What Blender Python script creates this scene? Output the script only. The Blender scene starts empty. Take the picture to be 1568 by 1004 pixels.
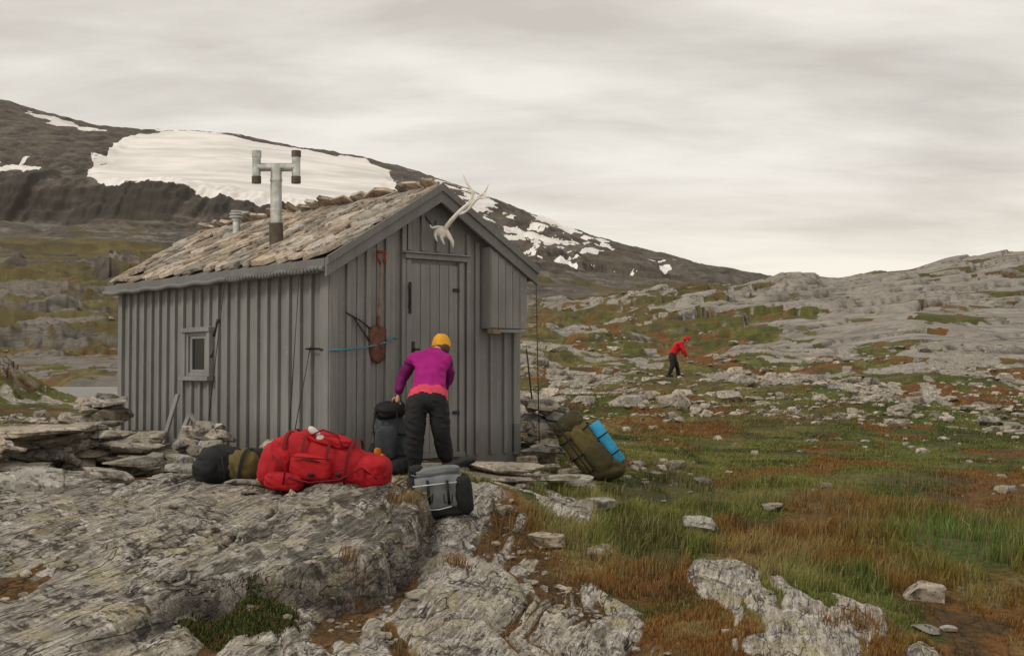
import bpy, bmesh, math, random
import numpy as np
from mathutils import Vector, Matrix, Quaternion
random.seed(7); rng=np.random.default_rng(7)
F=1900.0; CZ=0.9
scene=bpy.context.scene
# ---------------------------------------------------------------- noise
def _h(ix,iy,s):
    a=(ix.astype(np.int64)*374761393+iy.astype(np.int64)*668265263+s*1442695041)&0xffffffff
    a=((a^(a>>13))*1274126177)&0xffffffff
    a=(a^(a>>16))&0xffffffff
    return a.astype(np.float64)/4294967295.0*2-1
def vn(x,y,s=0):
    x0=np.floor(x);y0=np.floor(y);fx=x-x0;fy=y-y0
    fx=fx*fx*fx*(fx*(fx*6-15)+10);fy=fy*fy*fy*(fy*(fy*6-15)+10)
    a=_h(x0,y0,s);b=_h(x0+1,y0,s);c=_h(x0,y0+1,s);d=_h(x0+1,y0+1,s)
    return (a*(1-fx)+b*fx)*(1-fy)+(c*(1-fx)+d*fx)*fy
def fbm(x,y,o=4,s=0,g=0.5):
    r=0;a=1;t=0;c,sn=math.cos(.6),math.sin(.6)
    for i in range(o):
        r=r+a*vn(x,y,s+i*17);t+=a;a*=g
        x,y=(x*c-y*sn)*2.03+3.1,(x*sn+y*c)*2.03-1.7
    return r/t*1.5
def fbma(x,y,o=4,s=0,g=0.5):   # keeps its anisotropy (no rotation between octaves)
    r=0;a=1;t=0
    for i in range(o):
        r=r+a*vn(x,y,s+i*17);t+=a;a*=g
        x,y=x*2.03+3.1,y*2.03-1.7
    return r/t*1.5
def ss(a,b,x):
    t=np.clip((x-a)/(b-a),0,1);return t*t*(3-2*t)
# ---------------------------------------------------------------- terrain
B=[-400,0,200,350,500,640,800,950,1100,1250,1400,1568,1950]
Z={1.0:[-.6]*6+[-.75]*7,
4:[-.55,-.55,-.6,-.65,-.7,-.85,-.95,-1.0,-1.05,-1.1,-1.15,-1.2,-1.2],
6.4:[-.47,-.47,-.58,-.62,-.66,-.70,-.8,-.88,-.95,-1.0,-1.05,-1.1,-1.1],
8:[-.38,-.38,-.46,-.55,-.62,-.64,-.72,-.82,-.88,-.92,-.95,-1,-1],
9.5:[-.27,-.27,-.3,-.38,-.5,-.5,-.64,-.72,-.78,-.82,-.85,-.9,-.95],
10.4:[-.2,-.2,-.2,-.22,-.25,-.27,-.5,-.64,-.7,-.74,-.78,-.82,-.85],
11.2:[-.17,-.17,-.15,-.13,-.12,-.12,-.3,-.5,-.6,-.64,-.68,-.73,-.8],
13:[-.15,-.12,-.1,-.06,-.05,-.05,-.1,-.35,-.5,-.52,-.55,-.6,-.6],
16:[-.1,-.07,-.02,0,0,0,-.02,-.27,-.4,-.42,-.45,-.5,-.5],
20:[-.05,-.05,-.03,0,0,0,0,-.25,-.35,-.38,-.4,-.42,-.4],
28:[-.03,-.03,.0,.05,.05,.1,.1,-.05,-.18,-.2,-.2,-.2,-.1],
43:[.1,.0,.0,.15,.3,.5,.6,.45,.3,.3,.3,.25,.4]}
E={70:[5,-14,-12,-5,5,15,35,32,27,35,50,30,50],
110:[50,30,28,35,50,65,78,90,105,112,120,118,140]}
EF={150:([-400,0,200,350,500,640,800,850,950,1050,1130,1165,1200,1250,1290,1350,1400,1450,1500,1540,1600,1950],
 [90,66,60,70,80,90,98,100,110,124,122,128,144,140,137,150,153,168,174,183,180,190])}
E2={200:[120,100,94,90,90,90,92,95,105,115,125,145,160],
300:[150,140,132,118,105,100,95,90,90,95,100,115,120],
600:[190,178,170,158,140,130,118,100,95,90,85,80,80],
900:[225,210,203,200,188,172,145,128,112,90,75,60,50],
1120:[235,225,222,220,210,198,165,145,122,95,70,50,40],
1210:[320,298,283,272,250,232,195,160,132,100,70,45,30],
1600:[370,325,303,300,280,262,220,176,144,108,70,40,20]}
CR=([-400,-100,0,60,130,200,280,350,450,560,640,700,770,860,930,1000,1080,1160,1250,1400,1568,1950],
 [440,432,415,398,378,368,367,363,345,322,300,281,255,216,196,179,160,147,125,80,40,0])
pxg=np.linspace(-900,2500,700)
rows=[];ys=[]
for Y in sorted(Z): ys.append(Y);rows.append(np.interp(pxg,B,Z[Y]))
def addE(d):
    for Y in sorted(d): ys.append(Y);rows.append(CZ+np.interp(pxg,B,d[Y])/F*Y)
addE(E)
ys.append(150);rows.append(CZ+np.interp(pxg,*EF[150])/F*150)
addE(E2)
c=np.interp(pxg,*CR)
ys.append(2500);rows.append(CZ+c/F*2500)
ys.append(3000);rows.append(CZ+c*.80/F*3000)
ys.append(6000);rows.append(CZ+c*.3/F*6000)
ys=np.array(ys);rows=np.array(rows)
LG=np.linspace(math.log(1.0),math.log(6000),900)
ly=np.log(ys)
T=np.empty((900,700))
for j in range(700): T[:,j]=np.interp(LG,ly,rows[:,j])
k=np.array([1,2,3,2,1.])/9
Tp=np.pad(T,((2,2),(0,0)),'edge');T=sum(k[i]*Tp[i:i+900] for i in range(5))
Tp=np.pad(T,((0,0),(2,2)),'edge');T=sum(k[i]*Tp[:,i:i+700] for i in range(5))
def base_h(x,y):
    u=np.clip((x/y*F+784+900)/3400*699,0,698.999)
    l=np.clip((np.log(np.maximum(y,1.0))-LG[0])/(LG[-1]-LG[0])*899,0,898.999)
    i=l.astype(int);j=u.astype(int);fi=l-i;fj=u-j
    return (T[i,j]*(1-fj)+T[i,j+1]*fj)*(1-fi)+(T[i+1,j]*(1-fj)+T[i+1,j+1]*fj)*fi
def polydist(x,y,P):
    P=np.array(P,float);n=len(P);d=np.full(x.shape,1e9);ins=np.zeros(x.shape,bool)
    for i in range(n):
        ax,ay=P[i];bx,by=P[(i+1)%n];ex,ey=bx-ax,by-ay
        t=np.clip(((x-ax)*ex+(y-ay)*ey)/(ex*ex+ey*ey),0,1)
        d=np.minimum(d,np.hypot(x-ax-t*ex,y-ay-t*ey))
        cnd=((ay>y)!=(by>y))&(x<(bx-ax)*(y-ay)/((by-ay)+1e-12)+ax)
        ins^=cnd
    return np.where(ins,d,-d)
SLAB=[(-2.35,5.4),(-2.13,6.1),(-1.92,6.7),(-1.88,7.45),(-1.34,7.6),(-.82,8.2),(-.70,9.5),(-.75,10.2),(-1.0,11.0),(-6,12),(-9,11),(-9,3),(-3,3)]
OUT=[(1.0,8.6),(1.15,9.7),(1.75,10.3),(2.25,9.3),(2.6,8.5),(2.6,7.4),(1.05,7.6)]
XB=([5,6,7.6,10.3,11.3,12.3],[1.5,1.35,.95,.32,.0,-.4])
def terrain(x,y):
    x=np.asarray(x,float);y=np.asarray(y,float)
    h=base_h(x,y);u=x/np.maximum(y,.5);px=u*F+784
    near=1-ss(14,24,y)
    n1=fbm(x*.9,y*.9,4,3);n2=fbm(x*4,y*4,4,5)
    w=fbm(x*.5,y*.5,3,9)
    v=x-.22*y+.35*w; al=y+.2*x
    vc=x*(1.0-.05*(y-7))-.10*y+.30*w
    st=fbma(vc*4.2,al*.38,4,21)
    stS=fbma(v*2.6,al*.4,4,23)
    st2=fbma(v*12,al*1.0,4,31)
    dS=polydist(x,y,SLAB)+.09*n1+.04*n2
    inS=ss(-.05,.04,dS)
    zs=np.interp(y,[3,5,6.4,8,9.5,11,12],[-.62,-.55,-.47,-.38,-.27,-.17,-.12])
    fr=(v*1.05+.22*n1)%1.0
    ledge=(1-ss(0,1,fr))*.11*ss(0.0,.04,fr)
    fr2=(v*3.3+.5*n1+.1*n2)%1.0
    ledge2=(1-fr2)*ss(0,.08,fr2)*.034*ss(-.3,.2,fbm(x*1.1,y*.6,3,39))
    cx=np.interp(y,[6.5,7.5,9,10.2,11.2],[-2.35,-2.03,-1.98,-1.80,-1.72])+.05*n2+.05*fbm(x*2,y*2,2,44)
    ck=np.exp(-((x-cx)/.028)**2)*ss(6.8,7.4,y)
    rgt=ss(0,.05,x-cx)*ss(6.8,7.6,y)
    hS=zs+.04*n1+.035*stS+.016*st2+ledge*(1-.5*rgt)+ledge2+.045*rgt-.07*ck+.004*n2
    dO=polydist(x,y,OUT)+.1*n1
    inO=ss(-.25,.2,dO)
    xb=np.interp(y,*XB)
    cen=(1-ss(-.08,.15,x-xb+.2*n1))*near*(1-ss(11.0,11.8,y))
    hh=h+.05*n1*near+.012*n2*near
    hh=hh+cen*(.13*np.clip(st,-.35,.35)+.018*st2+.004*n2+.02)
    hh=hh+inO*(.13+.06*st+.018*st2)
    hh=hh*(1-inS*near)+hS*inS*near
    calm=np.exp(-(((x+.75)/.7)**2+((y-11.6)/.55)**2))
    hh=hh*(1-calm)+(-.09)*calm
    # mid ground
    mid=ss(16,26,y)*(1-ss(170,260,y))
    lks=ss(-.20,-.27,u)*ss(14,18,y)*(1-ss(85,100,y))
    m1=fbm(x/6,y/6,5,41);m2=fbm(x/22,y/22,4,43)
    rr=ss(1060,1290,px+60*m2)*ss(46,72,y)
    hump=np.maximum(ss(1000,1060,px)*(1-ss(1230,1330,px))*ss(70,100,y),.45*rr)
    vv=(y-.42*x)/7.5+1.0*m2+.20*m1
    f2=vv%1.0; cell=_h(np.floor(vv),np.floor(vv)*0,77)*.5+.75
    stp=(1-f2)*ss(0,.05,f2)
    amp=np.clip((y-35)/60,0,1)*(.45+.9*hump)
    vv2=(y-.30*x)/2.3+.8*fbm(x/9,y/9,3,51)
    f3=vv2%1.0;stp2=(1-f3)*ss(0,.08,f3)
    sl2=(y+.55*x)/9.0+.5*m2; f4=sl2%1.0
    hh=hh+mid*(1-.95*lks)*(amp*cell*(stp-.5)*.95+.22*np.clip(y/60,0.2,1.3)*(stp2-.5)*(1-.85*rr)+.010*np.minimum(y,80)*m1*(1-.85*rr)+.05*n1*(1-rr)+rr*.35*(f4-.5)*ss(1,.93,f4))
    oc=np.exp(-(((x+13.9)/1.8)**2+((y-31)/3)**2))
    hh=hh+1.6*oc*(1+.5*m1)*(1-.35*((y+x*.5+n1)*1.1%1.0))
    lk=ss(-.285,-.300,u+.006*n1)*ss(33,36,y+m1)*(1-ss(68,78,y+3*m1))*(1-ss(.1,.5,oc))
    hh=hh*(1-lk)+(-.5)*lk
    # ledges on the left hillside
    tl=ss(74,95,y)*(1-ss(260,520,y))*ss(950,650,px)
    vv3=(y-.25*x)/np.interp(y,[80,200,600],[15,26,60])+1.0*fbm(x/45,y/45,4,55)+.15*fbm(x/9,y/9,4,56)
    f5=vv3%1.0;c5=_h(np.floor(vv3),np.floor(vv3)*0,79)*.4+.8
    c5=c5*(.7+.6*ss(-.3,.3,fbm(x/20,y/40,3,58)))
    hh=hh+tl*.026*y*c5*((1-f5)*ss(0,.16,f5)-.45)+tl*.007*y*fbm(x/10,y/10,6,57,.6)
    # snow on the far mountain
    w1=fbm(x/220,y/420,6,101,.6);w2=fbm(x/70,y/150,5,103,.6)
    lo=np.interp(px,[100,160,300,450,560,620],[1330,1215,1225,1225,1260,1500])
    hi=np.interp(px,[100,160,210,300,450,560,620],[1700,1700,2200,2350,2330,2350,2000])
    sd=np.minimum(np.minimum((y-lo)/120,(hi-y)/180),np.minimum((px-120-(y-1200)*.03)/22,(600-px)/22))
    sn=ss(-.15,.15,sd+.6*w1+.3*w2)*(y>1190)
    field=ss(0,1.0,sd)*(y>1190)
    vst=fbm(px/24-y/80.,y/150.,6,107,.62)
    pt=ss(.22,.30,vst+.35*w2-.30*np.abs((px-730)/230)-.12*ss(900,1150,px))*(px>560)*(y>1080)*(y<2400)
    sn=np.maximum(sn,pt)
    for (a,b,ra,rb) in [(845,1420,24,150),(822,1280,9,160),(738,1800,20,180),(700,2150,26,90),(862,2000,18,140),(836,1950,16,120),(862,1130,14,30),(1018,1300,8,40),(948,1500,10,60),(15,1480,50,130),(70,2180,34,60),(118,2180,30,60),(60,1330,40,50),(300,2400,70,40),(790,1500,12,90),(905,1750,12,90)]:
        q=((px-a)/ra)**2+((y-b)/rb)**2
        sn=np.maximum(sn,ss(1.15,.8,q+1.8*w2+1.6*vst))
    # far land
    far=ss(170,320,y)
    f1=fbm(x/150,y/150,7,61,.5);rg=1-np.abs(fbm(x/90+.3*f1,y/120,5,67,.5))*2
    big=np.clip(y/1000,0.15,1.6)
    top=ss(1250,2100,y)
    cl=np.exp(-((y-1165)/75)**2)
    gl=fbma(x/28,y/200,5,69,.6)   # gullies running down the slope
    gl2=fbma(x/9+.5*f1,y/120,4,68,.6)
    hh=hh+far*big*(1-.93*field)*(9*f1*(1-.6*top)+4*(rg-.5)*(1-.6*top)+2.2*gl*(1-.4*top)+cl*(3*gl+3.0*gl2))
    tv=hh/17.0+1.4*f1+.2*fbm(x/30,y/30,4,70); tf=tv%1.0
    hh=hh+far*(1-ss(1150,1260,y))*ss(300,500,y)*big*4.0*(ss(.0,.45,tf)-tf)
    lx=(x+1.762)*.766+(y-12)*.643; lyy=-(x+1.762)*.643+(y-12)*.766
    foot=ss(-.1,.1,lx)*ss(2.48,2.28,lx)*ss(-.1,.1,lyy)*ss(5.1,4.9,lyy)
    hh=hh*(1-foot)+np.minimum(hh,-.08)*foot
    # masks
    rockN=inS*(1-ss(.62,.75,fbm(x*1.3,y*.8,4,83)))
    rockN=np.maximum(rockN,cen*ss(-.24,-.10,st+.12*st2+.05))
    rockN=np.maximum(rockN,ss(-.1,.1,dO+.15*st)*ss(-.35,-.15,st))
    yard=near*ss(10.5,11.5,y)*(1-ss(.6,1.0,x-.1*n1))*ss(-.2,.2,fbm(x*1.8,y*1.8,4,85)+.1)
    rockN=np.maximum(rockN,yard)
    rockM=ss(-.05,.15,fbm(x/2.5,y/4.5,5,87,.6)+.35*m2+np.interp(y,[16,26,34,55,80,140],[-.75,-.48,-.14,-.02,.02,.18])+np.clip(.75*rr,0,1)-.1+.10*ss(900,600,px)-.3*ss(850,1000,px)*(y<40)+1.2*oc)
    rockM=rockM*(1-.9*ss(.80,.97,f3)*ss(-.2,.2,m1)*(y>40)*(1-.9*rr))
    rockM=rockM*(1-.8*rr*ss(.12,.3,fbm(x/9,y/5,5,88,.6)-.1))
    rock=np.where(y<20,rockN,0)*(1-ss(15,20,y))+rockM*ss(15,20,y)
    rock=np.maximum(rock*(1-.7*tl),tl*ss(.0,.2,.30-f5+.7*m1))
    farrock=ss(-.2,.2,fbm(x/60,y/90,6,91,.6)+.5*fbm(x/17,y/30,4,93)+np.interp(y,[150,400,800,1100],[0,-.05,.1,1.2]))
    rock=rock*(1-far)+farrock*far
    dark=np.maximum(ss(.06,.0,f2)+ss(.97,1,f2),.0)*mid*np.clip((y-35)/30,0,1)*(1-.2*rr)  # strata step faces darkened in colour, deepening their weak overcast shading
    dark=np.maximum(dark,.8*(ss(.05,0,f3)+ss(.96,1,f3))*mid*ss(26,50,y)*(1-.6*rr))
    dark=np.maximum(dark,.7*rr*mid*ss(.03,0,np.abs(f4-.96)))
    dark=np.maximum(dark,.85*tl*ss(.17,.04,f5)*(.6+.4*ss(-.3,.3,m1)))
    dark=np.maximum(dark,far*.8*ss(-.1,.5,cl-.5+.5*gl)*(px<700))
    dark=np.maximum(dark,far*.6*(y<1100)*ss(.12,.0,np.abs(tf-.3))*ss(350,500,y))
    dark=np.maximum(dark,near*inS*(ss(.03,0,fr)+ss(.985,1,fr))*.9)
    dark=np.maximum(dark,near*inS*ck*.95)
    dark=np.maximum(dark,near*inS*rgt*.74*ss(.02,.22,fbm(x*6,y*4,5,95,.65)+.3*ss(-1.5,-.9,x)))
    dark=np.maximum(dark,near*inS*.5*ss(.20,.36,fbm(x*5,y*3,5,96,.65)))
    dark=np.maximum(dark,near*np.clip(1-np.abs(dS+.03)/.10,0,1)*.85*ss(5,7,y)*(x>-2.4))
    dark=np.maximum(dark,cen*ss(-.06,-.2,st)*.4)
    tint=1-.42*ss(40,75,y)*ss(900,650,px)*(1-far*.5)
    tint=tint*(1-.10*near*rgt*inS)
    return hh,np.clip(1-rock,0,1),np.clip(sn,0,1),np.clip(dark,0,1),far,dict(px=px,n1=n1,rr=rr,cen=cen,inS=inS,tint=tint)
def G(x,y): return float(terrain(np.array([x]),np.array([y]))[0][0])
def vegcol(x,y):
    px=x/np.maximum(y,.5)*F+784
    n1=fbm(x/2.3,y/3.2,4,201);n2=fbm(x/.6,y/.9,4,203);n3=fbm(x/7,y/9,3,205);n4=fbm(x/1.2,y/1.6,4,207)
    g=np.array([.058,.092,.016]);yg=np.array([.175,.170,.045]);ru=np.array([.190,.072,.020]);sw=np.array([.24,.185,.08]);dk=np.array([.045,.042,.016]);br=np.array([.112,.095,.030])
    def mx(a,b,t): return a*(1-t[...,None])+b*t[...,None]
    c=np.broadcast_to(br,x.shape+(3,)).copy()
    gw=ss(-.35,.2,n1+.5*n3+np.interp(px,[700,1000,1250,1568],[-.35,.0,.2,.25])+np.interp(y,[6,9,12,18,30,50],[-.35,-.05,.2,.25,.1,-.0]))
    c=mx(c,g,gw*.85)
    yw=np.exp(-((y-15)/3.2)**2)*ss(780,900,px)*(1-ss(1150,1400,px))
    c=mx(c,yg,np.clip(yw*ss(-.5,.2,n2)+.55*ss(.10,.45,n4),0,1)*.85)
    c=mx(c,ru,ss(.14,.42,n4*-.9+n3*.4+.12*(y<10.5)+.12*(y>17))*.8)
    c=mx(c,sw,ss(.1,.42,n2+np.interp(y,[7,12,15],[.04,.05,-.35])+np.interp(px,[700,950,1300],[.15,.1,-.2]))*.55)
    c=mx(c,dk,ss(.2,.5,-n2+.25*n1)*.6)
    lush=np.exp(-(((px-1480)/130)**2+((y-11.5)/1.2)**2))
    c=mx(c,np.array([.05,.13,.02]),np.clip(lush*1.2,0,1)*.85)
    soil=(1-ss(-.1,.2,x-np.interp(y,*XB)))*(y<11.3)
    c=mx(c,np.array([.16,.082,.028])*(1+.5*n2[...,None]),soil*ss(-.4,.2,n4+.1)*.9)
    far=ss(45,160,y)
    c=mx(c,np.array([.100,.088,.036])*(1+.45*n3[...,None]),far*.8)
    return np.clip(c,0.01,1)
def mesh_np(name,V,Fc,smooth=True):
    me=bpy.data.meshes.new(name);n=Fc.shape[1]
    me.vertices.add(len(V));me.vertices.foreach_set('co',np.asarray(V,np.float32).ravel())
    me.loops.add(Fc.size);me.loops.foreach_set('vertex_index',Fc.astype(np.int32).ravel())
    me.polygons.add(len(Fc));me.polygons.foreach_set('loop_start',np.arange(0,Fc.size,n,dtype=np.int32))
    me.polygons.foreach_set('loop_total',np.full(len(Fc),n,np.int32))
    me.polygons.foreach_set('use_smooth',np.full(len(Fc),smooth))
    me.update(calc_edges=True);return me
def add_attr(me,nm,A):
    a=me.color_attributes.new(nm,'FLOAT_COLOR','POINT');a.data.foreach_set('color',np.asarray(A,np.float32).ravel())
def link(me,name,parent=None):
    o=bpy.data.objects.new(name,me);scene.collection.objects.link(o)
    if parent: o.parent=parent
    return o
# ---------------------------------------------------------------- node helpers
class NT:
    def __init__(s,name):
        s.m=bpy.data.materials.new(name);s.m.use_nodes=True;s.t=s.m.node_tree;s.n=s.t.nodes
        s.b=s.n['Principled BSDF'];s.tc=s.n.new('ShaderNodeTexCoord')
    def mapping(s,scale=(1,1,1),rot=(0,0,0),src='Object'):
        m=s.n.new('ShaderNodeMapping');m.inputs['Scale'].default_value=scale;m.inputs['Rotation'].default_value=rot
        s.t.links.new(s.tc.outputs[src],m.inputs[0]);return m.outputs[0]
    def rmap(s,rot,scale):   # rotate about z first, then stretch
        a=s.mapping((1,1,1),(0,0,rot));m=s.n.new('ShaderNodeMapping');m.inputs['Scale'].default_value=scale
        s.t.links.new(a,m.inputs[0]);return m.outputs[0]
    def noise(s,vec,scale,detail=5,rough=.6,dist=0):
        m=s.n.new('ShaderNodeTexNoise');m.inputs['Scale'].default_value=scale;m.inputs['Detail'].default_value=min(detail,5)
        m.inputs['Roughness'].default_value=rough;m.inputs['Distortion'].default_value=dist
        s.t.links.new(vec,m.inputs['Vector']);return m.outputs['Fac']
    def ramp(s,f,a,b,ca=(0,0,0,1),cb=(1,1,1,1)):
        r=s.n.new('ShaderNodeValToRGB');r.color_ramp.elements[0].position=a;r.color_ramp.elements[1].position=b
        r.color_ramp.elements[0].color=ca;r.color_ramp.elements[1].color=cb
        s.t.links.new(f,r.inputs[0]);return r.outputs[0]
    def mix(s,f,a,b,mode='MIX'):
        m=s.n.new('ShaderNodeMix');m.data_type='RGBA';m.blend_type=mode
        for i,v in ((0,f),(6,a),(7,b)):
            if isinstance(v,(int,float)): m.inputs[i].default_value=v
            elif isinstance(v,tuple): m.inputs[i].default_value=v if len(v)==4 else v+(1,)
            else: s.t.links.new(v,m.inputs[i])
        return m.outputs[2]
    def math(s,op,a,b=0):
        m=s.n.new('ShaderNodeMath');m.operation=op
        for i,v in ((0,a),(1,b)):
            if isinstance(v,(int,float)): m.inputs[i].default_value=v
            else: s.t.links.new(v,m.inputs[i])
        return m.outputs[0]
    def mul(s,a,b): return s.math('MULTIPLY',a,b)
    def line(s,f,w):
        return s.ramp(s.math('ABSOLUTE',s.math('SUBTRACT',f,.5)),0,w,(1,1,1,1),(0,0,0,1))
    def bump(s,h,st,dist=.02,prev=None):
        b=s.n.new('ShaderNodeBump');b.inputs['Distance'].default_value=dist
        if isinstance(st,(int,float)): b.inputs['Strength'].default_value=st
        else: s.t.links.new(st,b.inputs['Strength'])
        s.t.links.new(h,b.inputs['Height'])
        if prev: s.t.links.new(prev,b.inputs['Normal'])
        return b.outputs[0]
    def out(s,col=None,rough=None,nor=None):
        if col is not None:
            if isinstance(col,tuple): s.b.inputs['Base Color'].default_value=col+(1,) if len(col)==3 else col
            else: s.t.links.new(col,s.b.inputs['Base Color'])
        if rough is not None: s.b.inputs['Roughness'].default_value=rough
        if nor: s.t.links.new(nor,s.b.inputs['Normal'])
        s.b.inputs['Specular IOR Level'].default_value=.25
        return s.m
def simple(name,c,rough=.8,var=.25,sc=8,bs=.3,bd=.01,metal=0,spec=.3,bsc=None):
    s=NT(name);v=s.mapping();n=s.noise(v,sc)
    a=tuple(max(0,x*(1-var)) for x in c);b=tuple(min(1,x*(1+var)) for x in c)
    col=s.ramp(n,.3,.7,a+(1,),b+(1,))
    nn=s.bump(s.noise(v,bsc or sc*4,6),bs,bd)
    s.out(col,rough,nn);s.b.inputs['Metallic'].default_value=metal;s.b.inputs['Specular IOR Level'].default_value=spec
    return s.m
def terrain_mat():
    s=NT('ground_rock_and_moss');v=s.mapping()
    at=s.n.new('ShaderNodeVertexColor');at.layer_name='masks';sp=s.n.new('ShaderNodeSeparateColor');s.t.links.new(at.outputs['Color'],sp.inputs[0])
    vc=s.n.new('ShaderNodeVertexColor');vc.layer_name='vegcol'
    tint=vc.outputs['Alpha']
    far=at.outputs['Alpha'];veg=sp.outputs[0];snow=sp.outputs[1];dark=sp.outputs[2]
    ge=s.n.new('ShaderNodeNewGeometry');sx=s.n.new('ShaderNodeSeparateXYZ');s.t.links.new(ge.outputs['Normal'],sx.inputs[0]);nz=sx.outputs[2]
    po=s.n.new('ShaderNodeSeparateXYZ');s.t.links.new(ge.outputs['Position'],po.inputs[0])
    yd=s.ramp(s.mul(s.math('SUBTRACT',po.outputs[1],24),1/45.),0,1)
    # rock
    n1=s.noise(v,1.3,5,.6)
    rc=s.ramp(n1,.38,.60,(.32,.288,.242,1),(.54,.49,.42,1))
    nbig=s.noise(v,.35,3,.6);rc=s.mix(s.mul(s.ramp(nbig,.42,.62),.4),rc,(.31,.295,.27))
    na=s.noise(s.rmap(.22,(11,.8,8)),1.5,5,.65,.3)
    rc=s.mix(s.ramp(na,.45,.55,(.0,.0,.0,1),(.68,.68,.68,1)),rc,(.195,.168,.138))
    na2=s.noise(s.rmap(.22,(34,2.0,22)),1.5,4,.7,.2)
    rc=s.mix(s.ramp(na2,.49,.59,(.0,.0,.0,1),(.6,.6,.6,1)),rc,(.66,.61,.535))
    na3=s.noise(s.rmap(.20,(26,1.2,22)),1.7,4,.65,.2)
    rc=s.mix(s.ramp(na3,.54,.60,(.0,.0,.0,1),(.8,.8,.8,1)),rc,(.10,.085,.07))
    n4=s.noise(v,3.0,5,.65);rc=s.mix(s.mul(s.ramp(n4,.52,.62),.48),rc,(.42,.36,.17))
    n5=s.noise(v,5.6,5,.75);rc=s.mix(s.mul(s.ramp(n5,.57,.62),.8),rc,(.70,.67,.61))
    n3=s.noise(v,10,5,.7);rc=s.mix(s.mul(s.mul(s.ramp(n3,.52,.57),s.ramp(s.noise(v,1.6,3),.48,.57)),.9),rc,(.06,.053,.045))
    n6=s.noise(v,30,3,.65);rc=s.mix(s.mul(s.ramp(n6,.58,.63),.65),rc,(.08,.07,.06))
    cr=s.line(s.noise(s.rmap(.22,(2.4,.45,2.4)),1.3,4,.55,.3),.008);rc=s.mix(s.mul(cr,.85),rc,(.045,.04,.034))
    # broad slabs
    nm=s.noise(s.rmap(-.40,(.05,.55,.9)),1.5,5,.65);nmm=s.noise(v,.22,5,.65)
    sl=s.ramp(nm,.38,.62,(.165,.148,.128,1),(.30,.272,.237,1))
    sl=s.mix(s.mul(s.ramp(nmm,.46,.62),.5),sl,(.36,.33,.295))
    crm=s.line(s.noise(s.rmap(-.40,(.07,.42,.6)),1.2,4,.6,.25),.018);sl=s.mix(s.mul(crm,.8),sl,(.05,.043,.036))
    sl=s.mix(s.mul(s.ramp(s.noise(v,1.1,5,.75),.54,.60),.55),sl,(.11,.095,.075))
    rc=s.mix(s.mul(yd,.85),rc,sl)
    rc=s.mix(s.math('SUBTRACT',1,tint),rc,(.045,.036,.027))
    # far mountain
    nf=s.noise(s.mapping((.03,.008,.03)),1.2,5,.8);nf2=s.noise(v,.035,5,.8);nf3=s.noise(v,.011,5,.75)
    fc=s.ramp(nf,.40,.60,(.046,.038,.032,1),(.118,.098,.080,1))
    fc=s.mix(s.mul(s.ramp(nf3,.50,.58),.6),fc,(.105,.082,.052))
    yf=s.ramp(s.mul(s.math('SUBTRACT',po.outputs[1],700),1/350.),0,1)
    fc=s.mix(s.mul(s.ramp(nf2,.50,.60),s.math('ADD',.26,s.mul(s.math('SUBTRACT',1,yf),.35))),fc,(.27,.238,.20))
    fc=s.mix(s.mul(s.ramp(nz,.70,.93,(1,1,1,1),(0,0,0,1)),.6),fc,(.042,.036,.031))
    rc=s.mix(far,rc,fc)
    nv=s.noise(v,14,5,.7);vgc=s.mix(s.ramp(nv,.35,.65),s.mix(1.0,vc.outputs[0],(.40,.38,.36),'MULTIPLY'),s.mix(1.0,vc.outputs[0],(1.4,1.35,1.25),'MULTIPLY'))
    nv2=s.noise(v,.7,5,.7);vgc=s.mix(s.mul(s.ramp(nv2,.52,.62),.30),vgc,(.10,.048,.016))
    nb=s.noise(v,6,5,.7);nb2=s.noise(v,.06,5,.8)
    nbm=s.mix(far,nb,nb2)
    vm2=s.math('ADD',veg,s.mul(s.math('SUBTRACT',nbm,.5),1.1))
    vm3=s.ramp(vm2,.44,.56);vm3=s.mul(vm3,s.ramp(veg,.02,.15))
    vm3=s.mul(vm3,s.ramp(nz,.60,.85))
    col=s.mix(vm3,rc,vgc)
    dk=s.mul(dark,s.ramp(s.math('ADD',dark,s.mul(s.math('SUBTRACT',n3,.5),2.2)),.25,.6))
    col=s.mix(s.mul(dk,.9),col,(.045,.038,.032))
    sb=s.ramp(s.math('ADD',snow,s.mul(s.math('SUBTRACT',nb2,.5),.9)),.47,.53)
    sb=s.mul(sb,s.ramp(snow,.02,.1))
    ns=s.noise(s.mapping((.006,.004,.03),(0,0,0)),1,5,.65)
    sc=s.ramp(ns,.38,.58,(.62,.60,.57,1),(.84,.80,.76,1))
    col=s.mix(sb,col,sc)
    hb=s.math('ADD',s.mul(s.noise(v,5,5,.7),.6),s.mul(na,1.0));hb=s.math('SUBTRACT',hb,s.mul(cr,.5));hb=s.math('ADD',hb,s.mul(na2,.35))
    n=s.bump(hb,s.math('SUBTRACT',1.0,s.mul(yd,.75)),.07)
    return s.out(col,.92,n)
TM=terrain_mat()
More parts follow.
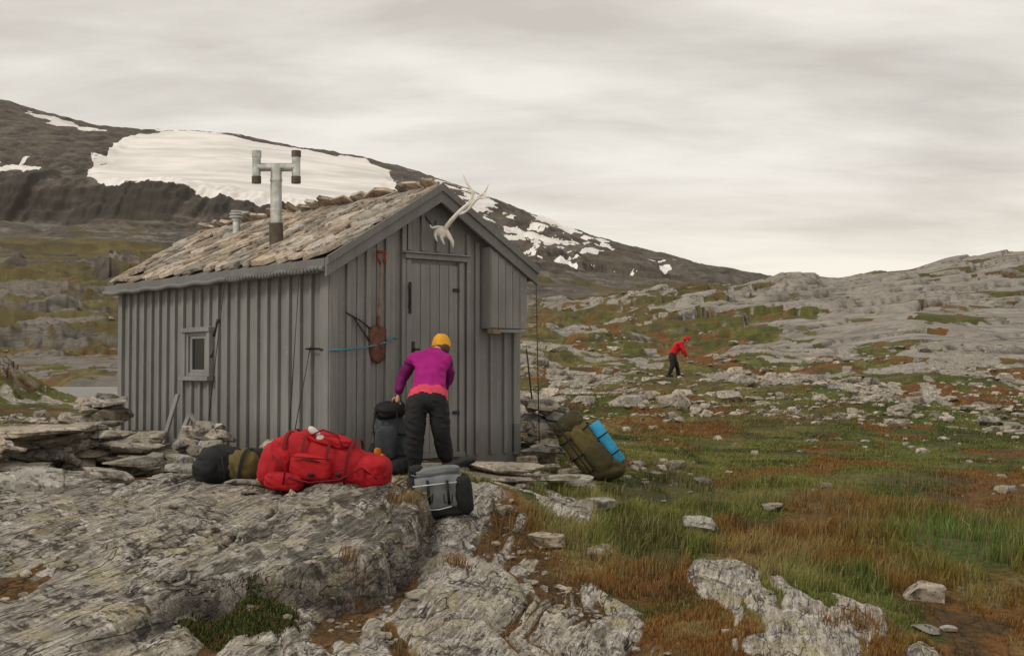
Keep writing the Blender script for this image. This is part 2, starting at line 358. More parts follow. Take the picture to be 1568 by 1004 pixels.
def build_ground():
    ua=np.concatenate([np.linspace(-1.6,-.50,50)[:-1],np.linspace(-.50,.50,900),np.linspace(.50,1.6,50)[1:]])
    Ya=np.concatenate([np.geomspace(1.2,5.6,30)[:-1],np.linspace(5.6,13,440)[:-1],np.geomspace(13,160,380)[:-1],np.geomspace(160,1000,190)[:-1],np.geomspace(1000,2600,240)[:-1],np.geomspace(2600,6000,16)])
    U,Yy=np.meshgrid(ua,Ya);X=U*Yy
    x=X.ravel();y=Yy.ravel()
    h,veg,sn,dk,far,d=terrain(x,y)
    V=np.stack([x,y,h],1);nc=len(ua);nr=len(Ya)
    i=np.arange(nr-1)[:,None]*nc+np.arange(nc-1)[None,:];i=i.ravel()
    Fc=np.stack([i,i+1,i+nc+1,i+nc],1)
    me=mesh_np('ground',V,Fc);add_attr(me,'masks',np.stack([veg,sn,dk,far],1))
    vc=vegcol(x,y);add_attr(me,'vegcol',np.concatenate([vc,d['tint'][:,None]],1))
    me.materials.append(TM);return link(me,'ground')
build_ground()
def lake():
    V=[]
    for (u,y) in [(-.27,31),(-.27,82),(-.55,82),(-.55,31)]: V.append((u*y,y,-.12))
    me=mesh_np('lake',np.array(V),np.array([[0,1,2,3]]));s=NT('lake_water_painted_sky');v=s.mapping((1,.3,1))
    s.out(s.ramp(s.noise(s.mapping((.2,.6,1)),1,4),.4,.6,(.17,.165,.15,1),(.25,.24,.22,1)),.35,s.bump(s.noise(v,3,4),.2,.02));s.b.inputs['Specular IOR Level'].default_value=.2  # grey base colour stands in for the sky reflected in the water
    me.materials.append(s.m);link(me,'lake')
lake()
# ---------------------------------------------------------------- mesh builder
class MB:
    def __init__(s): s.v=[];s.f=[];s.m=[];s.n=0
    def add(s,V,Fs,mi=0):
        V=[tuple(map(float,p)) for p in V];s.v+=V
        s.f+=[tuple(i+s.n for i in f) for f in Fs];s.m+=[mi]*len(Fs);s.n+=len(V)
    def box(s,c,d,R=None,mi=0):
        V=[]
        for z in(-.5,.5):
            for y in(-.5,.5):
                for x in(-.5,.5):
                    p=Vector((x*d[0],y*d[1],z*d[2]))
                    if R: p=R@p
                    V.append(p+Vector(c))
        s.add(V,[(0,2,3,1),(4,5,7,6),(0,1,5,4),(2,6,7,3),(0,4,6,2),(1,3,7,5)],mi)
    def tube(s,pts,r,seg=8,mi=0,flat=1.0,cap=True):
        pts=[Vector(p) for p in pts];r=r if isinstance(r,(list,tuple)) else [r]*len(pts)
        V=[];up=None
        for i,p in enumerate(pts):
            t=(pts[min(i+1,len(pts)-1)]-pts[max(i-1,0)]).normalized()
            if up is None: up=Vector((0,0,1)) if abs(t.z)<.9 else Vector((1,0,0))
            a=t.cross(up).normalized();up=a.cross(t).normalized()
            for k in range(seg):
                th=2*math.pi*k/seg;V.append(p+a*math.cos(th)*r[i]+up*math.sin(th)*r[i]*flat)
        Fs=[]
        for i in range(len(pts)-1):
            for k in range(seg):
                k2=(k+1)%seg;Fs.append((i*seg+k,i*seg+k2,(i+1)*seg+k2,(i+1)*seg+k))
        if cap: Fs.append(tuple(range(seg))[::-1]);Fs.append(tuple((len(pts)-1)*seg+k for k in range(seg)))
        s.add(V,Fs,mi)
    def blob(s,c,d,R=None,k=3,wr=.03,fs=4,mi=0,n=14,cuts=0,seed=0,shape=None):
        R=R or Matrix.Identity(3);rd=random.Random(seed)
        g=np.linspace(-1,1,n+1);P=[];Fs=[];base=0
        for ax in range(3):
            for sg in(-1,1):
                a,b=np.meshgrid(g,g);q=np.zeros(((n+1)**2,3));q[:,ax]=sg;q[:,(ax+1)%3]=a.ravel();q[:,(ax+2)%3]=b.ravel()
                P.append(q)
                for i in range(n):
                    for j in range(n):
                        e=[base+i*(n+1)+j,base+i*(n+1)+j+1,base+(i+1)*(n+1)+j+1,base+(i+1)*(n+1)+j]
                        Fs.append(tuple(e if sg>0 else e[::-1]))
                base+=(n+1)**2
        P=np.concatenate(P);P=P*((np.abs(P)**k).sum(1)**(-1/k))[:,None]
        for _ in range(cuts):
            nn=np.array([rd.gauss(0,1),rd.gauss(0,1),rd.gauss(0,1)]);nn/=np.linalg.norm(nn)
            dd=rd.uniform(.62,.95);t=P@nn-dd;P=P-np.where(t>0,t,0)[:,None]*nn[None]
        if shape: P=shape(P)
        if wr:
            q=P*fs/2+seed*3.7
            nz=fbm(q[:,0]+q[:,2]*.7,q[:,1]-q[:,2]*.9,3,seed)
            if not cuts: nz=nz*.55
            P=P*(1+wr*nz)[:,None]
        P=P*(np.array(d)/2)
        V=[R@Vector(p)+Vector(c) for p in P]
        s.add(V,Fs,mi)
    def band(s,c,d,R,k,pos,width,axis=0,mi=0,off=.012):
        R=R or Matrix.Identity(3);o=[i for i in range(3) if i!=axis];V=[];N=28
        for i in range(N+1):
            th=2*math.pi*i/N
            for w in(-.5,.5):
                a=max(-.99,min(.99,(pos+w*width)/(d[axis]/2)))
                rem=(1-abs(a)**k)**(1/k)
                cc,sn=math.cos(th),math.sin(th);rr=(abs(cc)**k+abs(sn)**k)**(-1/k)*rem
                p=[0,0,0];p[axis]=pos+w*width;p[o[0]]=cc*rr*(d[o[0]]/2)+cc*off;p[o[1]]=sn*rr*(d[o[1]]/2)+sn*off
                V.append(R@Vector(p)+Vector(c))
        s.add(V,[(2*i,2*i+1,2*i+3,2*i+2) for i in range(N)],mi)
    def obj(s,name,mats,parent=None,smooth=True,bevel=0,weld=True,angle=None):
        me=bpy.data.meshes.new(name);me.from_pydata(s.v,[],s.f)
        for m in mats: me.materials.append(m)
        me.polygons.foreach_set('material_index',s.m)
        bm=bmesh.new();bm.from_mesh(me)
        if weld: bmesh.ops.remove_doubles(bm,verts=bm.verts,dist=1e-4)
        bmesh.ops.recalc_face_normals(bm,faces=bm.faces);bm.to_mesh(me);bm.free()
        me.polygons.foreach_set('use_smooth',[smooth]*len(me.polygons))
        o=link(me,name,parent)
        if angle is not None: me.set_sharp_from_angle(angle=math.radians(angle))
        if bevel:
            b=o.modifiers.new('bevel','BEVEL');b.width=bevel;b.segments=2;b.limit_method='ANGLE'
        return o
def RZ(a,b=0,c=0): return (Matrix.Rotation(math.radians(a),3,'Z')@Matrix.Rotation(math.radians(b),3,'Y')@Matrix.Rotation(math.radians(c),3,'X'))
def empty(name,loc=(0,0,0),rz=0):
    e=bpy.data.objects.new(name,None);e.location=loc;e.rotation_euler=(0,0,rz);e.empty_display_size=.2;scene.collection.objects.link(e);return e
# ---------------------------------------------------------------- materials
def paint_mat(name,k=1.0):
    s=NT(name);v=s.mapping();vs=s.mapping((14,14,.8))
    c=s.ramp(s.noise(v,1.3,5),.35,.65,(.185*k,.184*k,.177*k,1),(.250*k,.248*k,.238*k,1))
    c=s.mix(s.mul(s.ramp(s.noise(vs,1.5,5,.7),.45,.65),.35),c,(.115*k,.112*k,.103*k))
    c=s.mix(s.mul(s.ramp(s.noise(s.mapping((40,40,1.2)),1.5,5,.7),.55,.65),.25),c,(.31*k,.305*k,.285*k))
    c=s.mix(s.mul(s.ramp(s.noise(v,22,5,.7),.61,.67),.5),c,(.34*k,.325*k,.29*k))
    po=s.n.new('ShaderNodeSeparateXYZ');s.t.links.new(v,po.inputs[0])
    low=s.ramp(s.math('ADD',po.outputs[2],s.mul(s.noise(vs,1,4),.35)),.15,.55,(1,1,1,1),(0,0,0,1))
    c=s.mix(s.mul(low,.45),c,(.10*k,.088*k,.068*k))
    n=s.bump(s.noise(vs,3,5,.7),.5,.006);return s.out(c,.62,n)
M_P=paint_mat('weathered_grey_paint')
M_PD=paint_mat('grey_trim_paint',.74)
M_GL=simple('window_glass',(.010,.012,.010),.25,.2,3,.05,.002,spec=.15)
M_MET=simple('galvanised_steel',(.46,.46,.44),.42,.4,9,.15,.003,metal=.7)
M_RUSTP=simple('sooty_pipe',(.12,.095,.075),.6,.4,9,.3,.004,metal=.4)
M_BLK=simple('black_iron',(.022,.022,.024),.5,.3,12,.2,.003)
M_REDW=simple('shovel_handle_red',(.26,.035,.025),.5,.3,12,.2,.003)
M_WOOD=simple('weathered_wood',(.22,.165,.11),.8,.35,9,.5,.006)
M_RUST=simple('rusty_shovel_steel',(.13,.055,.04),.6,.45,14,.5,.004,metal=.3)
M_BONE=simple('bleached_bone',(.66,.62,.56),.7,.15,20,.3,.003)
M_ROPE=simple('blue_rope',(.06,.22,.30),.8,.2,40,.3,.002)
M_WIRE=simple('steel_wire',(.06,.06,.06),.4,.2,20,.1,.001,metal=.6)
def slate_mat(name,a,b,c,w=(.60,.56,.50)):
    s=NT(name);v=s.mapping();oi=s.n.new('ShaderNodeVertexColor');oi.layer_name='tint'
    col=s.ramp(s.noise(v,5,5,.7),.36,.64,a+(1,),b+(1,))
    col=s.mix(s.mul(s.ramp(s.noise(v,13,5,.7),.52,.58),.85),col,c)
    col=s.mix(s.mul(s.ramp(s.noise(v,9,5,.75),.57,.62),.7),col,w)
    col=s.mix(s.mul(s.ramp(s.noise(v,4,5,.6),.56,.66),.4),col,(.34,.29,.12))
    col=s.mix(1.0,col,oi.outputs[0],'MULTIPLY')
    n=s.bump(s.noise(v,18,5,.75),.9,.025);return s.out(col,.85,n)
M_SL=slate_mat('roof_slate',(.33,.272,.213),(.54,.465,.385),(.14,.11,.085),(.64,.59,.52))
M_ST=slate_mat('field_stone',(.255,.226,.188),(.45,.405,.345),(.10,.088,.075))
def tint_obj(o,groups,lo=.65,hi=1.2,warm=.08):
    me=o.data;n=len(me.vertices);A=np.ones((n,4),np.float32)
    for (a,b) in groups:
        t=random.uniform(lo,hi);w=random.uniform(-warm,warm);A[a:b,:3]=(t*(1+w),t,t*(1-w*1.2))
    add_attr(me,'tint',A)
# ---------------------------------------------------------------- hut
hut=empty('mountain_hut',(-1.762,12,0),math.radians(40))
W=2.374;L=5.0;EV=1.93;AP=2.74;SLP=(AP-EV)/1.337
def rz(x): return AP-abs(x-1.187)*SLP
H0=rz(0)-.05
m=MB()
V=[(0,0,-.1),(W,0,-.1),(W,0,H0),(1.187,0,AP-.05),(0,0,H0),(0,L,-.1),(W,L,-.1),(W,L,H0),(1.187,L,AP-.05),(0,L,H0)]
m.add(V,[(0,1,2,3,4),(9,8,7,6,5),(0,4,9,5),(1,6,7,2)])
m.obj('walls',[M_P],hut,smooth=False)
m=MB()
def fboard(x,w,z0,z1,t,yo=0): m.box((x,-yo-t/2,(z0+z1)/2),(w,t,z1-z0))
for x in [.07,.30,.53]: m.box((x+.112,-.008,(rz(x)-.10)/2),(.222,.016,rz(x)-.10))
for x in [.19,.415,.645,.845]: fboard(x,.05,.0,rz(x)-.10,.03,.017)
for x in [1.68,1.80,2.0]: fboard(x,.05,.0,rz(x)-.12,.03,.004)
fboard(2.19,.045,0,rz(2.19)-.1,.03,.004)
for x in [.92,1.09,1.28,1.455]: fboard(x,.04,2.11,rz(x)-.13,.025,.004)
fboard(.015,.09,-.02,rz(0)-.06,.035,.017)
fboard(W-.03,.09,-.02,rz(W)-.1,.035,.004)
m.obj('front_cladding',[M_P],hut,smooth=False,bevel=.004)
m=MB()
for k,x in enumerate([.925,1.045,1.165,1.285,1.405]): m.box((x+.060,-.030,1.01),(.114,.03+.002*(k%2),1.93))
m.obj('door',[M_P],hut,smooth=False,bevel=.004)
m=MB()
m.box((.893,-.035,1.0),(.055,.055,2.02));m.box((1.562,-.035,1.0),(.055,.055,2.02))
m.box((1.227,-.05,2.045),(.80,.085,.05));m.box((1.227,-.075,2.078),(.84,.12,.015))
m.box((1.227,-.05,.02),(.72,.10,.05))
m.obj('door_frame',[M_P],hut,smooth=False,bevel=.004)
m=MB()
m.box((.895,-.075,1.62),(.022,.02,.32));m.tube([(.875,-.075,1.75),(.875,-.11,1.70),(.875,-.11,1.58),(.875,-.075,1.52)],.010,6)
m.box((1.50,-.056,1.72),(.09,.012,.035));m.box((1.50,-.056,.45),(.09,.012,.035))
m.tube([(.95,-.05,1.10),(.95,-.10,1.10),(.99,-.11,1.10)],.012,6)
m.box((.95,-.055,1.12),(.035,.01,.12))
m.obj('door_ironwork',[M_BLK],hut,smooth=False,bevel=.002)
m=MB()
x0,x1=1.86,2.37
zt0,zt1=rz(x0)-.14,rz(x1)-.12
V=[(x0,-.16,1.33),(x1,-.16,1.33),(x1,-.16,zt1),(x0,-.16,zt0),(x0,-.003,1.33),(x1,-.003,1.33),(x1,-.003,zt1),(x0,-.003,zt0)]
m.add(V,[(0,1,2,3),(4,7,6,5),(0,4,5,1),(1,5,6,2),(2,6,7,3),(3,7,4,0)])
for x in [1.89,1.99,2.09,2.19,2.29]: m.box((x+.03,-.165,(1.335+rz(x+.03)-.16)/2),(.094,.012,rz(x+.03)-.16-1.335))
m.box((2.10,-.155,1.305),(.50,.05,.035))
m.obj('shutter_box',[M_P],hut,smooth=False,bevel=.003)
m=MB();m.box((1.89,-.20,1.295),(.10,.09,.05));m.obj('wood_block',[M_WOOD],hut,smooth=False,bevel=.004)
m=MB()
s_=.10
while s_<L-.05:
    jz=random.uniform(-.02,.02)
    if not(2.40<s_<3.16): m.box((-.018,s_,H0/2-.04+jz),(.036,.045,H0-.04))
    else:
        m.box((-.018,s_,.36),(.036,.045,.78));m.box((-.018,s_,1.60),(.036,.045,.42))
    s_+=.222+random.uniform(-.008,.008)
m.box((-.022,.02,H0/2-.04),(.044,.11,H0-.03));m.box((-.022,L-.03,H0/2-.04),(.044,.12,H0-.03))
m.obj('side_cladding',[M_P],hut,smooth=False,bevel=.004)
m=MB()
m.box((-.040,2.78,1.345),(.08,.72,.05));m.box((-.050,2.78,.795),(.10,.74,.05))
m.box((-.032,2.47,1.07),(.064,.07,.50));m.box((-.032,3.09,1.07),(.064,.07,.50))
m.box((-.024,2.53,1.07),(.04,.05,.50));m.box((-.024,3.03,1.07),(.04,.05,.50));m.box((-.024,2.78,1.30),(.03,.44,.04));m.box((-.024,2.78,.84),(.03,.44,.04))
m.box((-.018,2.60,1.07),(.022,.045,.42));m.box((-.018,2.96,1.07),(.022,.045,.42));m.box((-.018,2.78,1.262),(.022,.32,.035));m.box((-.018,2.78,.878),(.022,.32,.035))
m.obj('window_frame',[M_P],hut,smooth=False,bevel=.004)
m=MB();m.box((-.006,2.78,1.07),(.008,.34,.38));m.obj('window_glass',[M_GL],hut,smooth=False)
m=MB();ang=math.atan(SLP)
for sgn in(-1,1):
    ex=-.14 if sgn<0 else 2.45
    a=(1.187,rz(1.187));b=(ex,rz(ex));t1=.05
    V=[(a[0],-.17,a[1]-t1),(b[0],-.17,b[1]-t1),(b[0],L+.15,b[1]-t1),(a[0],L+.15,a[1]-t1),(a[0],-.17,a[1]),(b[0],-.17,b[1]),(b[0],L+.15,b[1]),(a[0],L+.15,a[1])]
    m.add(V,[(0,3,2,1),(4,5,6,7),(0,1,5,4),(1,2,6,5),(2,3,7,6)])
m.obj('roof_deck',[M_PD],hut,smooth=False)
m=MB()
for sgn in(-1,1):
    ex=-.17 if sgn<0 else 2.49
    for (yy,top,wd,th) in [(-.195,.035,.15,.04),(-.225,.055,.07,.03)]:
        V=[]
        for y_ in(yy-th/2,yy+th/2):
            for (x,o) in((1.187,top),(ex,top),(ex,top-wd*1.17),(1.187,top-wd*1.17)): V.append((x,y_,rz(x)+o))
        m.add(V,[(0,1,2,3),(7,6,5,4),(0,4,5,1),(1,5,6,2),(2,6,7,3),(3,7,4,0)])
m.obj('barge_boards',[M_PD],hut,smooth=False,bevel=.004)
m=MB()
m.box((-.155,L/2,EV-.035),(.035,L+.34,.12))
m.tube([(-.175,-.17+i*(L+.34)/40,EV-.075+.010*math.sin(i*1.3)) for i in range(41)],.028,8)
m.box((2.47,L/2,rz(2.47)-.05),(.03,L+.3,.11))
m.obj('eave_fascia',[M_PD],hut,smooth=False,bevel=.004)
m=MB()
for i in range(30):
    y_=-.12+i*.065;m.tube([(-.175+.034*math.cos(t),y_+.01*t,EV-.075+.034*math.sin(t)) for t in np.linspace(0,6.28,9)],.006,5)
m.obj('eave_lashing',[M_P],hut)
m=MB();m.box((1.20,-.02,2.50),(.16,.03,.16),RZ(0,45));m.obj('gable_notch',[M_PD],hut,smooth=False)
def slates(name,side):
    m=MB();gr=[];nr=8;sl=1.337/math.cos(ang)
    for r in range(nr):
        y_=-.20+random.uniform(0,.1)
        while y_<L+.12:
            w=random.choice([random.uniform(.16,.3),random.uniform(.25,.6)]);ln=random.uniform(.30,.55)
            w=min(w,L+.20-y_)
            if w<.1: break
            d=r*sl/nr+random.uniform(-.04,.04)+.02
            dd=d+ln/2
            if side<0: cx=-.15+dd*math.cos(ang);cz=rz(-.15)+dd*math.sin(ang)
            else: cx=2.45-dd*math.cos(ang)*.95;cz=rz(2.45)+dd*math.sin(ang)*.95
            if (side<0 and cx>1.12) : cx=1.12;cz=rz(1.12)
            if (side>0 and cx<1.25) : cx=1.25;cz=rz(1.25)
            sg=(1 if side<0 else -1)
            R=Matrix.Rotation(-ang*sg+random.gauss(.07,.05)*sg,3,'Y')@Matrix.Rotation(random.gauss(0,.25),3,'Z')@Matrix.Rotation(random.gauss(0,.06),3,'X')
            a=m.n;th=random.uniform(.022,.05);k=random.choice([5,6,7,8]);poly=[]
            for q in range(k):
                t=2*math.pi*(q+random.uniform(-.28,.28))/k
                rr=(abs(math.cos(t))**3.5+abs(math.sin(t))**3.5)**(-1/3.5)
                poly.append((math.cos(t)*rr*ln/2*random.uniform(.88,1.15),math.sin(t)*rr*w/2*random.uniform(.92,1.12)))
            C=Vector((cx,y_+w/2,cz+.035+random.uniform(-.005,.015)))
            V=[R@Vector((p[0],p[1],-th/2))+C for p in poly]+[R@Vector((p[0]*.95,p[1]*.95,th/2))+C for p in poly]
            m.add(V,[tuple(range(k))[::-1],tuple(range(k,2*k))]+[(i,(i+1)%k,(i+1)%k+k,i+k) for i in range(k)])
            gr.append((a,m.n));y_+=w*random.uniform(.82,.96)
    o=m.obj(name,[M_SL],hut,smooth=False,weld=False);tint_obj(o,gr,.58,1.18,.07)
slates('roof_slates_left',-1);slates('roof_slates_right',1)
R40=Matrix.Rotation(math.radians(-40),3,'Z')
m=MB();c0=Vector((.30,1.60,0))
m.tube([c0+Vector((0,0,z)) for z in(2.35,2.62,2.8,3.0,3.12)],.062,16,0)
for z in(2.62,2.95): m.tube([c0+Vector((0,0,z-.012)),c0+Vector((0,0,z+.012))],.068,16,0)
m.tube([c0+Vector((.01,0,2.10)),c0+Vector((0,0,2.48))],.076,16,1)
d=R40@Vector((1,0,0))
m.tube([c0+Vector((0,0,3.09))+d*t for t in(-.2,-.1,.1,.2)],.046,14,0)
for t in(-.215,.215):
    cc=c0+d*t
    m.tube([cc+Vector((0,0,2.92)),cc+Vector((0,0,3.26))],.046,14,0,cap=False)
    m.tube([cc+Vector((0,0,2.915)),cc+Vector((0,0,2.99))],.052,14,1)
    m.tube([cc+Vector((0,0,3.20)),cc+Vector((0,0,3.27))],.052,14,0 if t<0 else 1)
m.obj('chimney_pipe',[M_MET,M_RUSTP],hut,angle=40)
m=MB();c1=Vector((.85,3.57,0));m.tube([c1+Vector((0,0,2.4)),c1+Vector((0,0,2.74))],.045,12)
for z,r in((2.74,.06),(2.775,.085),(2.81,.085),(2.845,.07)): m.tube([c1+Vector((0,0,z-.010)),c1+Vector((0,0,z+.010))],r,14)
m.tube([c1+Vector((0,0,2.74)),c1+Vector((0,0,2.85))],.055,12)
m.obj('roof_vent',[M_MET],hut,angle=40)
m=MB()
m.tube([(.55,-.05,1.02),(.22,-.06,1.42)],.010,6,0);m.tube([(.15,-.05,1.45),(.3,-.06,1.38),(.62,-.06,1.18)],.008,6,0)
m.tube([(-.05,-.06,1.08),(.1,-.07,1.09),(.35,-.07,1.11),(.62,-.08,1.17),(.68,-.07,1.22),(.74,-.06,1.20)],.009,6,1)
m.tube([(-.05,.05,1.09),(-.06,.35,1.10),(-.05,.10,1.10)],.008,6,0)
m.obj('wall_rope_and_rod',[M_BLK,M_ROPE],hut)
m=MB()
def wire(a,b,r=.005):m.tube([a,b],r,5)
wire((-.18,.28,EV-.1),(-.28,.30,.1));wire((-.18,1.85,EV-.1),(-.30,2.0,.15))
wire((-.05,.28,1.12),(-.16,.45,.1));wire((2.49,-.18,1.9),(2.52,-.2,.05),.006)
m.tube([(-.23,1.92,1.40),(-.25,1.95,1.25)],.016,6);m.box((-.22,1.9,1.42),(.04,.03,.04));m.tube([(-.26,1.96,1.1),(-.27,1.965,1.02)],.014,6)
m.obj('guy_wires',[M_WIRE],hut)
m=MB();m.box((W-.03,-.02,.16),(.09,.04,.3));m.box((1.2,.1,-.04),(2.2,.18,.08));m.obj('sill_beam',[M_PD],hut,smooth=False)
sh=empty('shovel',(-1.762,12,0),math.radians(40));m=MB();sx=.515
m.tube([(sx+.03,-.075,1.96),(sx+.022,-.075,1.7),(sx+.01,-.07,1.5),(sx,-.065,1.28)],.015,8,0)
m.tube([(sx-.02,-.075,2.06),(sx+.075,-.075,2.06)],.014,8,1)
m.tube([(sx-.02,-.075,2.06),(sx-.018,-.075,2.0),(sx+.028,-.075,1.93)],.012,8,1);m.tube([(sx+.075,-.075,2.06),(sx+.073,-.075,2.0),(sx+.028,-.075,1.93)],.012,8,1)
m.obj('shovel_shaft',[M_WOOD,M_REDW],sh)
m=MB();V=[];Fs=[];prof=[(1.33,.022),(1.31,.10),(1.28,.105),(1.18,.105),(1.08,.10),(1.01,.08),(.97,.045),(.955,.01)]
for i,(z,w) in enumerate(prof):
    for j in range(7):
        t=(j-3)/3;V.append((sx+t*w,-.055-.03*(1-t*t)*(1 if z<1.3 else .6),z))
for i in range(len(prof)-1):
    for j in range(6): a=i*7+j;Fs.append((a,a+1,a+8,a+7))
m.add(V,Fs);o=m.obj('shovel_blade',[M_RUST],sh);sd=o.modifiers.new('s','SOLIDIFY');sd.thickness=.005
m=MB();m.tube([(sx,-.07,1.20),(sx,-.066,1.34),(sx+.003,-.066,1.42)],[.006,.020,.018],8);m.obj('shovel_socket',[M_RUST],sh)
# antlers
m=MB();ax,ay,az=-.695,12.60,2.29
def AT(l,r,seg=8):
    K=1.06;P=[Vector((ax+p[0]*K,ay+(p[2] if len(p)>2 else 0),az+p[1]*K)) for p in l];Q=[];RR=[]
    for i in range(len(P)-1):
        a=P[max(i-1,0)];b=P[i];c_=P[i+1];d_=P[min(i+2,len(P)-1)]
        for k in range(4):
            t=k/4;Q.append(.5*((2*b)+(c_-a)*t+(2*a-5*b+4*c_-d_)*t*t+(3*b-a-3*c_+d_)*t**3));RR.append((r[i]*(1-t)+r[i+1]*t)*1.15)
    Q.append(P[-1]);RR.append(r[-1]);m.tube(Q,RR,seg)
AT([(.0,.02),(.067,.10,-.05),(.167,.2,-.1),(.28,.287,-.12),(.387,.367,-.12),(.43,.45,-.1)],[.022,.02,.018,.017,.012,.004])
AT([(.25,.27,-.12),(.28,.36,-.12),(.22,.47,-.1),(.19,.545,-.08)],[.014,.013,.010,.003])
AT([(.12,.16,-.08),(.22,.19,-.12),(.32,.30,-.15),(.39,.31,-.15)],[.013,.013,.012,.005])
AT([(.387,.367,-.12),(.41,.32,-.14),(.44,.33,-.15)],[.011,.009,.003])
AT([(.0,.04),(-.06,.05,-.03),(-.11,.04,-.05),(-.13,.07,-.06)],[.018,.014,.010,.004])
AT([(.02,.02),(.06,-.05,-.03),(.085,-.10,-.03),(.09,-.15,-.02)],[.024,.020,.016,.004])
AT([(-.05,.03),(-.08,-.03,-.03),(-.06,-.09,-.03)],[.020,.016,.005])
AT([(.0,.0),(-.02,-.05,-.03),(.01,-.12,-.04)],[.020,.016,.005])
m.blob((ax-.03,ay+.02,az-.0),(.15,.12,.11),RZ(0,25),2.5,.1,4,n=10,seed=3)
m.obj('reindeer_antlers',[M_BONE])
# ---------------------------------------------------------------- stones
def stones(name,lst,seed=1,tlo=.75,thi=1.2):
    random.seed(seed);m=MB();gr=[]
    for i,(x,y,z,dx,dy,dz,a) in enumerate(lst):
        g=m.n;m.blob((x,y,z),(dx,dy,dz),RZ(a,random.gauss(0,4),random.gauss(0,4)),random.uniform(5,9),.06,5,n=11,cuts=10,seed=seed*50+i);gr.append((g,m.n))
    o=m.obj(name,[M_ST],smooth=True,weld=False,angle=28);tint_obj(o,gr,tlo,thi,.06);return o
def at(px,y): return (px-784)/F*y
def pile(name,cx,cy,w,d,h,n,seed,sz=(.25,.5),sp0=.65):
    rd=random.Random(seed);l=[];g=G(cx,cy)
    for i in range(n):
        t=i/max(1,n-1);zz=g+h*t*.9+.03
        sp=1-sp0*t;s=rd.uniform(*sz)
        l.append((cx+rd.uniform(-w,w)/2*sp,cy+rd.uniform(-d,d)/2*sp,zz,s,s*rd.uniform(.6,.9),rd.uniform(.08,.17),rd.uniform(-40,40)))
    stones(name,l,seed)
pile('stone_pile',at(155,14.6),14.6,.8,.9,.62,28,11,(.25,.5))
pile('stone_pile',at(35,12.4),12.4,1.5,.8,.42,26,12,(.35,.8),.35)
pile('stone_pile',at(185,12.6),12.6,1.0,.6,.36,24,13,(.28,.55),.5)
pile('stone_pile',at(318,13.0),13.0,.7,.4,.40,16,14,(.16,.34))
pile('stone_pile',at(430,12.55),12.55,.8,.3,.24,10,15,(.22,.40))
pile('stone_pile',at(832,15.0),15.0,.7,.5,.6,20,16,(.22,.45))
pile('stone_pile',at(825,13.5),13.5,.35,.3,.2,7,17,(.18,.32))
pile('stone_pile',at(-40,11.2),11.2,1.0,.7,.35,14,18,(.4,.8),.4)
pile('stone_pile',at(250,12.4),12.4,.7,.4,.16,10,19,(.22,.42),.4)
S=[]
def sput(px,y,dx,dy,dz,a=0,dz0=0):
    x=at(px,y);S.append((x,y,G(x,y)+dz*.25+dz0,dx,dy,dz,a))
sput(40,10.4,.62,.4,.20,20);sput(200,11.9,.60,.40,.15,10);sput(165,11.2,.45,.35,.14,-10);sput(182,10.9,.14,.1,.07);sput(205,11.7,.5,.35,.12,-5,.12)
sput(280,12.1,.35,.3,.14,10);sput(378,10.9,.42,.3,.10,5);sput(262,12.7,.4,.3,.2,30);sput(322,12.8,.28,.22,.2,10,.12)
sput(405,12.4,.32,.25,.24,15);sput(465,12.2,.38,.25,.2,-5);sput(120,13.2,.9,.5,.11,10,.34);sput(45,11.8,1.1,.7,.10,0,.38);sput(60,14.5,.7,.5,.12,0,.1);sput(20,11.2,.9,.5,.12,8,.12)
sput(885,12.5,.32,.2,.12,0,.02);sput(915,11.6,.35,.22,.13,0,.03);sput(1075,11.4,.35,.25,.14,0,.03);sput(835,10.3,.3,.25,.12,0,.02);sput(918,10.2,.22,.18,.1,0,.02)
sput(1410,9.6,.28,.25,.2);sput(1445,8.7,.12,.1,.05);sput(870,12.9,.3,.2,.1,0,.02);sput(840,13.1,.3,.2,.1,0,.02);sput(1075,14.5,.2,.15,.1,0,.02);sput(1265,14,.18,.12,.1,0,.02)
sput(1380,28,.6,.5,.3);sput(1515,25,.5,.4,.25);sput(960,28,.8,.6,.35);sput(735,12.1,.5,.3,.07);sput(1410,8.6,.2,.15,.06);sput(1180,12.5,.2,.15,.1,0,.02)
stones('loose_stones',S,21)
stones('doorstep_slab',[(at(775,12.25),12.25,-.06,1.0,.75,.10,28),(at(770,12.0),11.9,-.15,.95,.6,.08,20),(at(850,12.3),12.2,-.17,.55,.35,.08,10),(at(660,12.0),12.0,-.07,.7,.5,.06,35),(at(600,12.0),12.0,-.09,.6,.5,.08,30)],22,1.05,1.3)
def hulls(nv,seed):
    out=[];rd=random.Random(seed)
    for i in range(nv):
        bm=bmesh.new()
        for k in range(20):
            v=Vector((rd.gauss(0,1),rd.gauss(0,1),rd.gauss(0,1))).normalized()*rd.uniform(.75,1)
            v.x=max(-.8,min(.8,v.x));v.y=max(-.8,min(.8,v.y));v.z=max(-.6,min(.6,v.z));bm.verts.new(v)
        bmesh.ops.convex_hull(bm,input=bm.verts)
        bmesh.ops.delete(bm,geom=[e for e in bm.verts if not e.link_faces],context='VERTS')
        bmesh.ops.triangulate(bm,faces=bm.faces);bm.verts.index_update()
        out.append((np.array([v.co[:] for v in bm.verts]),np.array([[v.index for v in f.verts] for f in bm.faces])));bm.free()
    return out
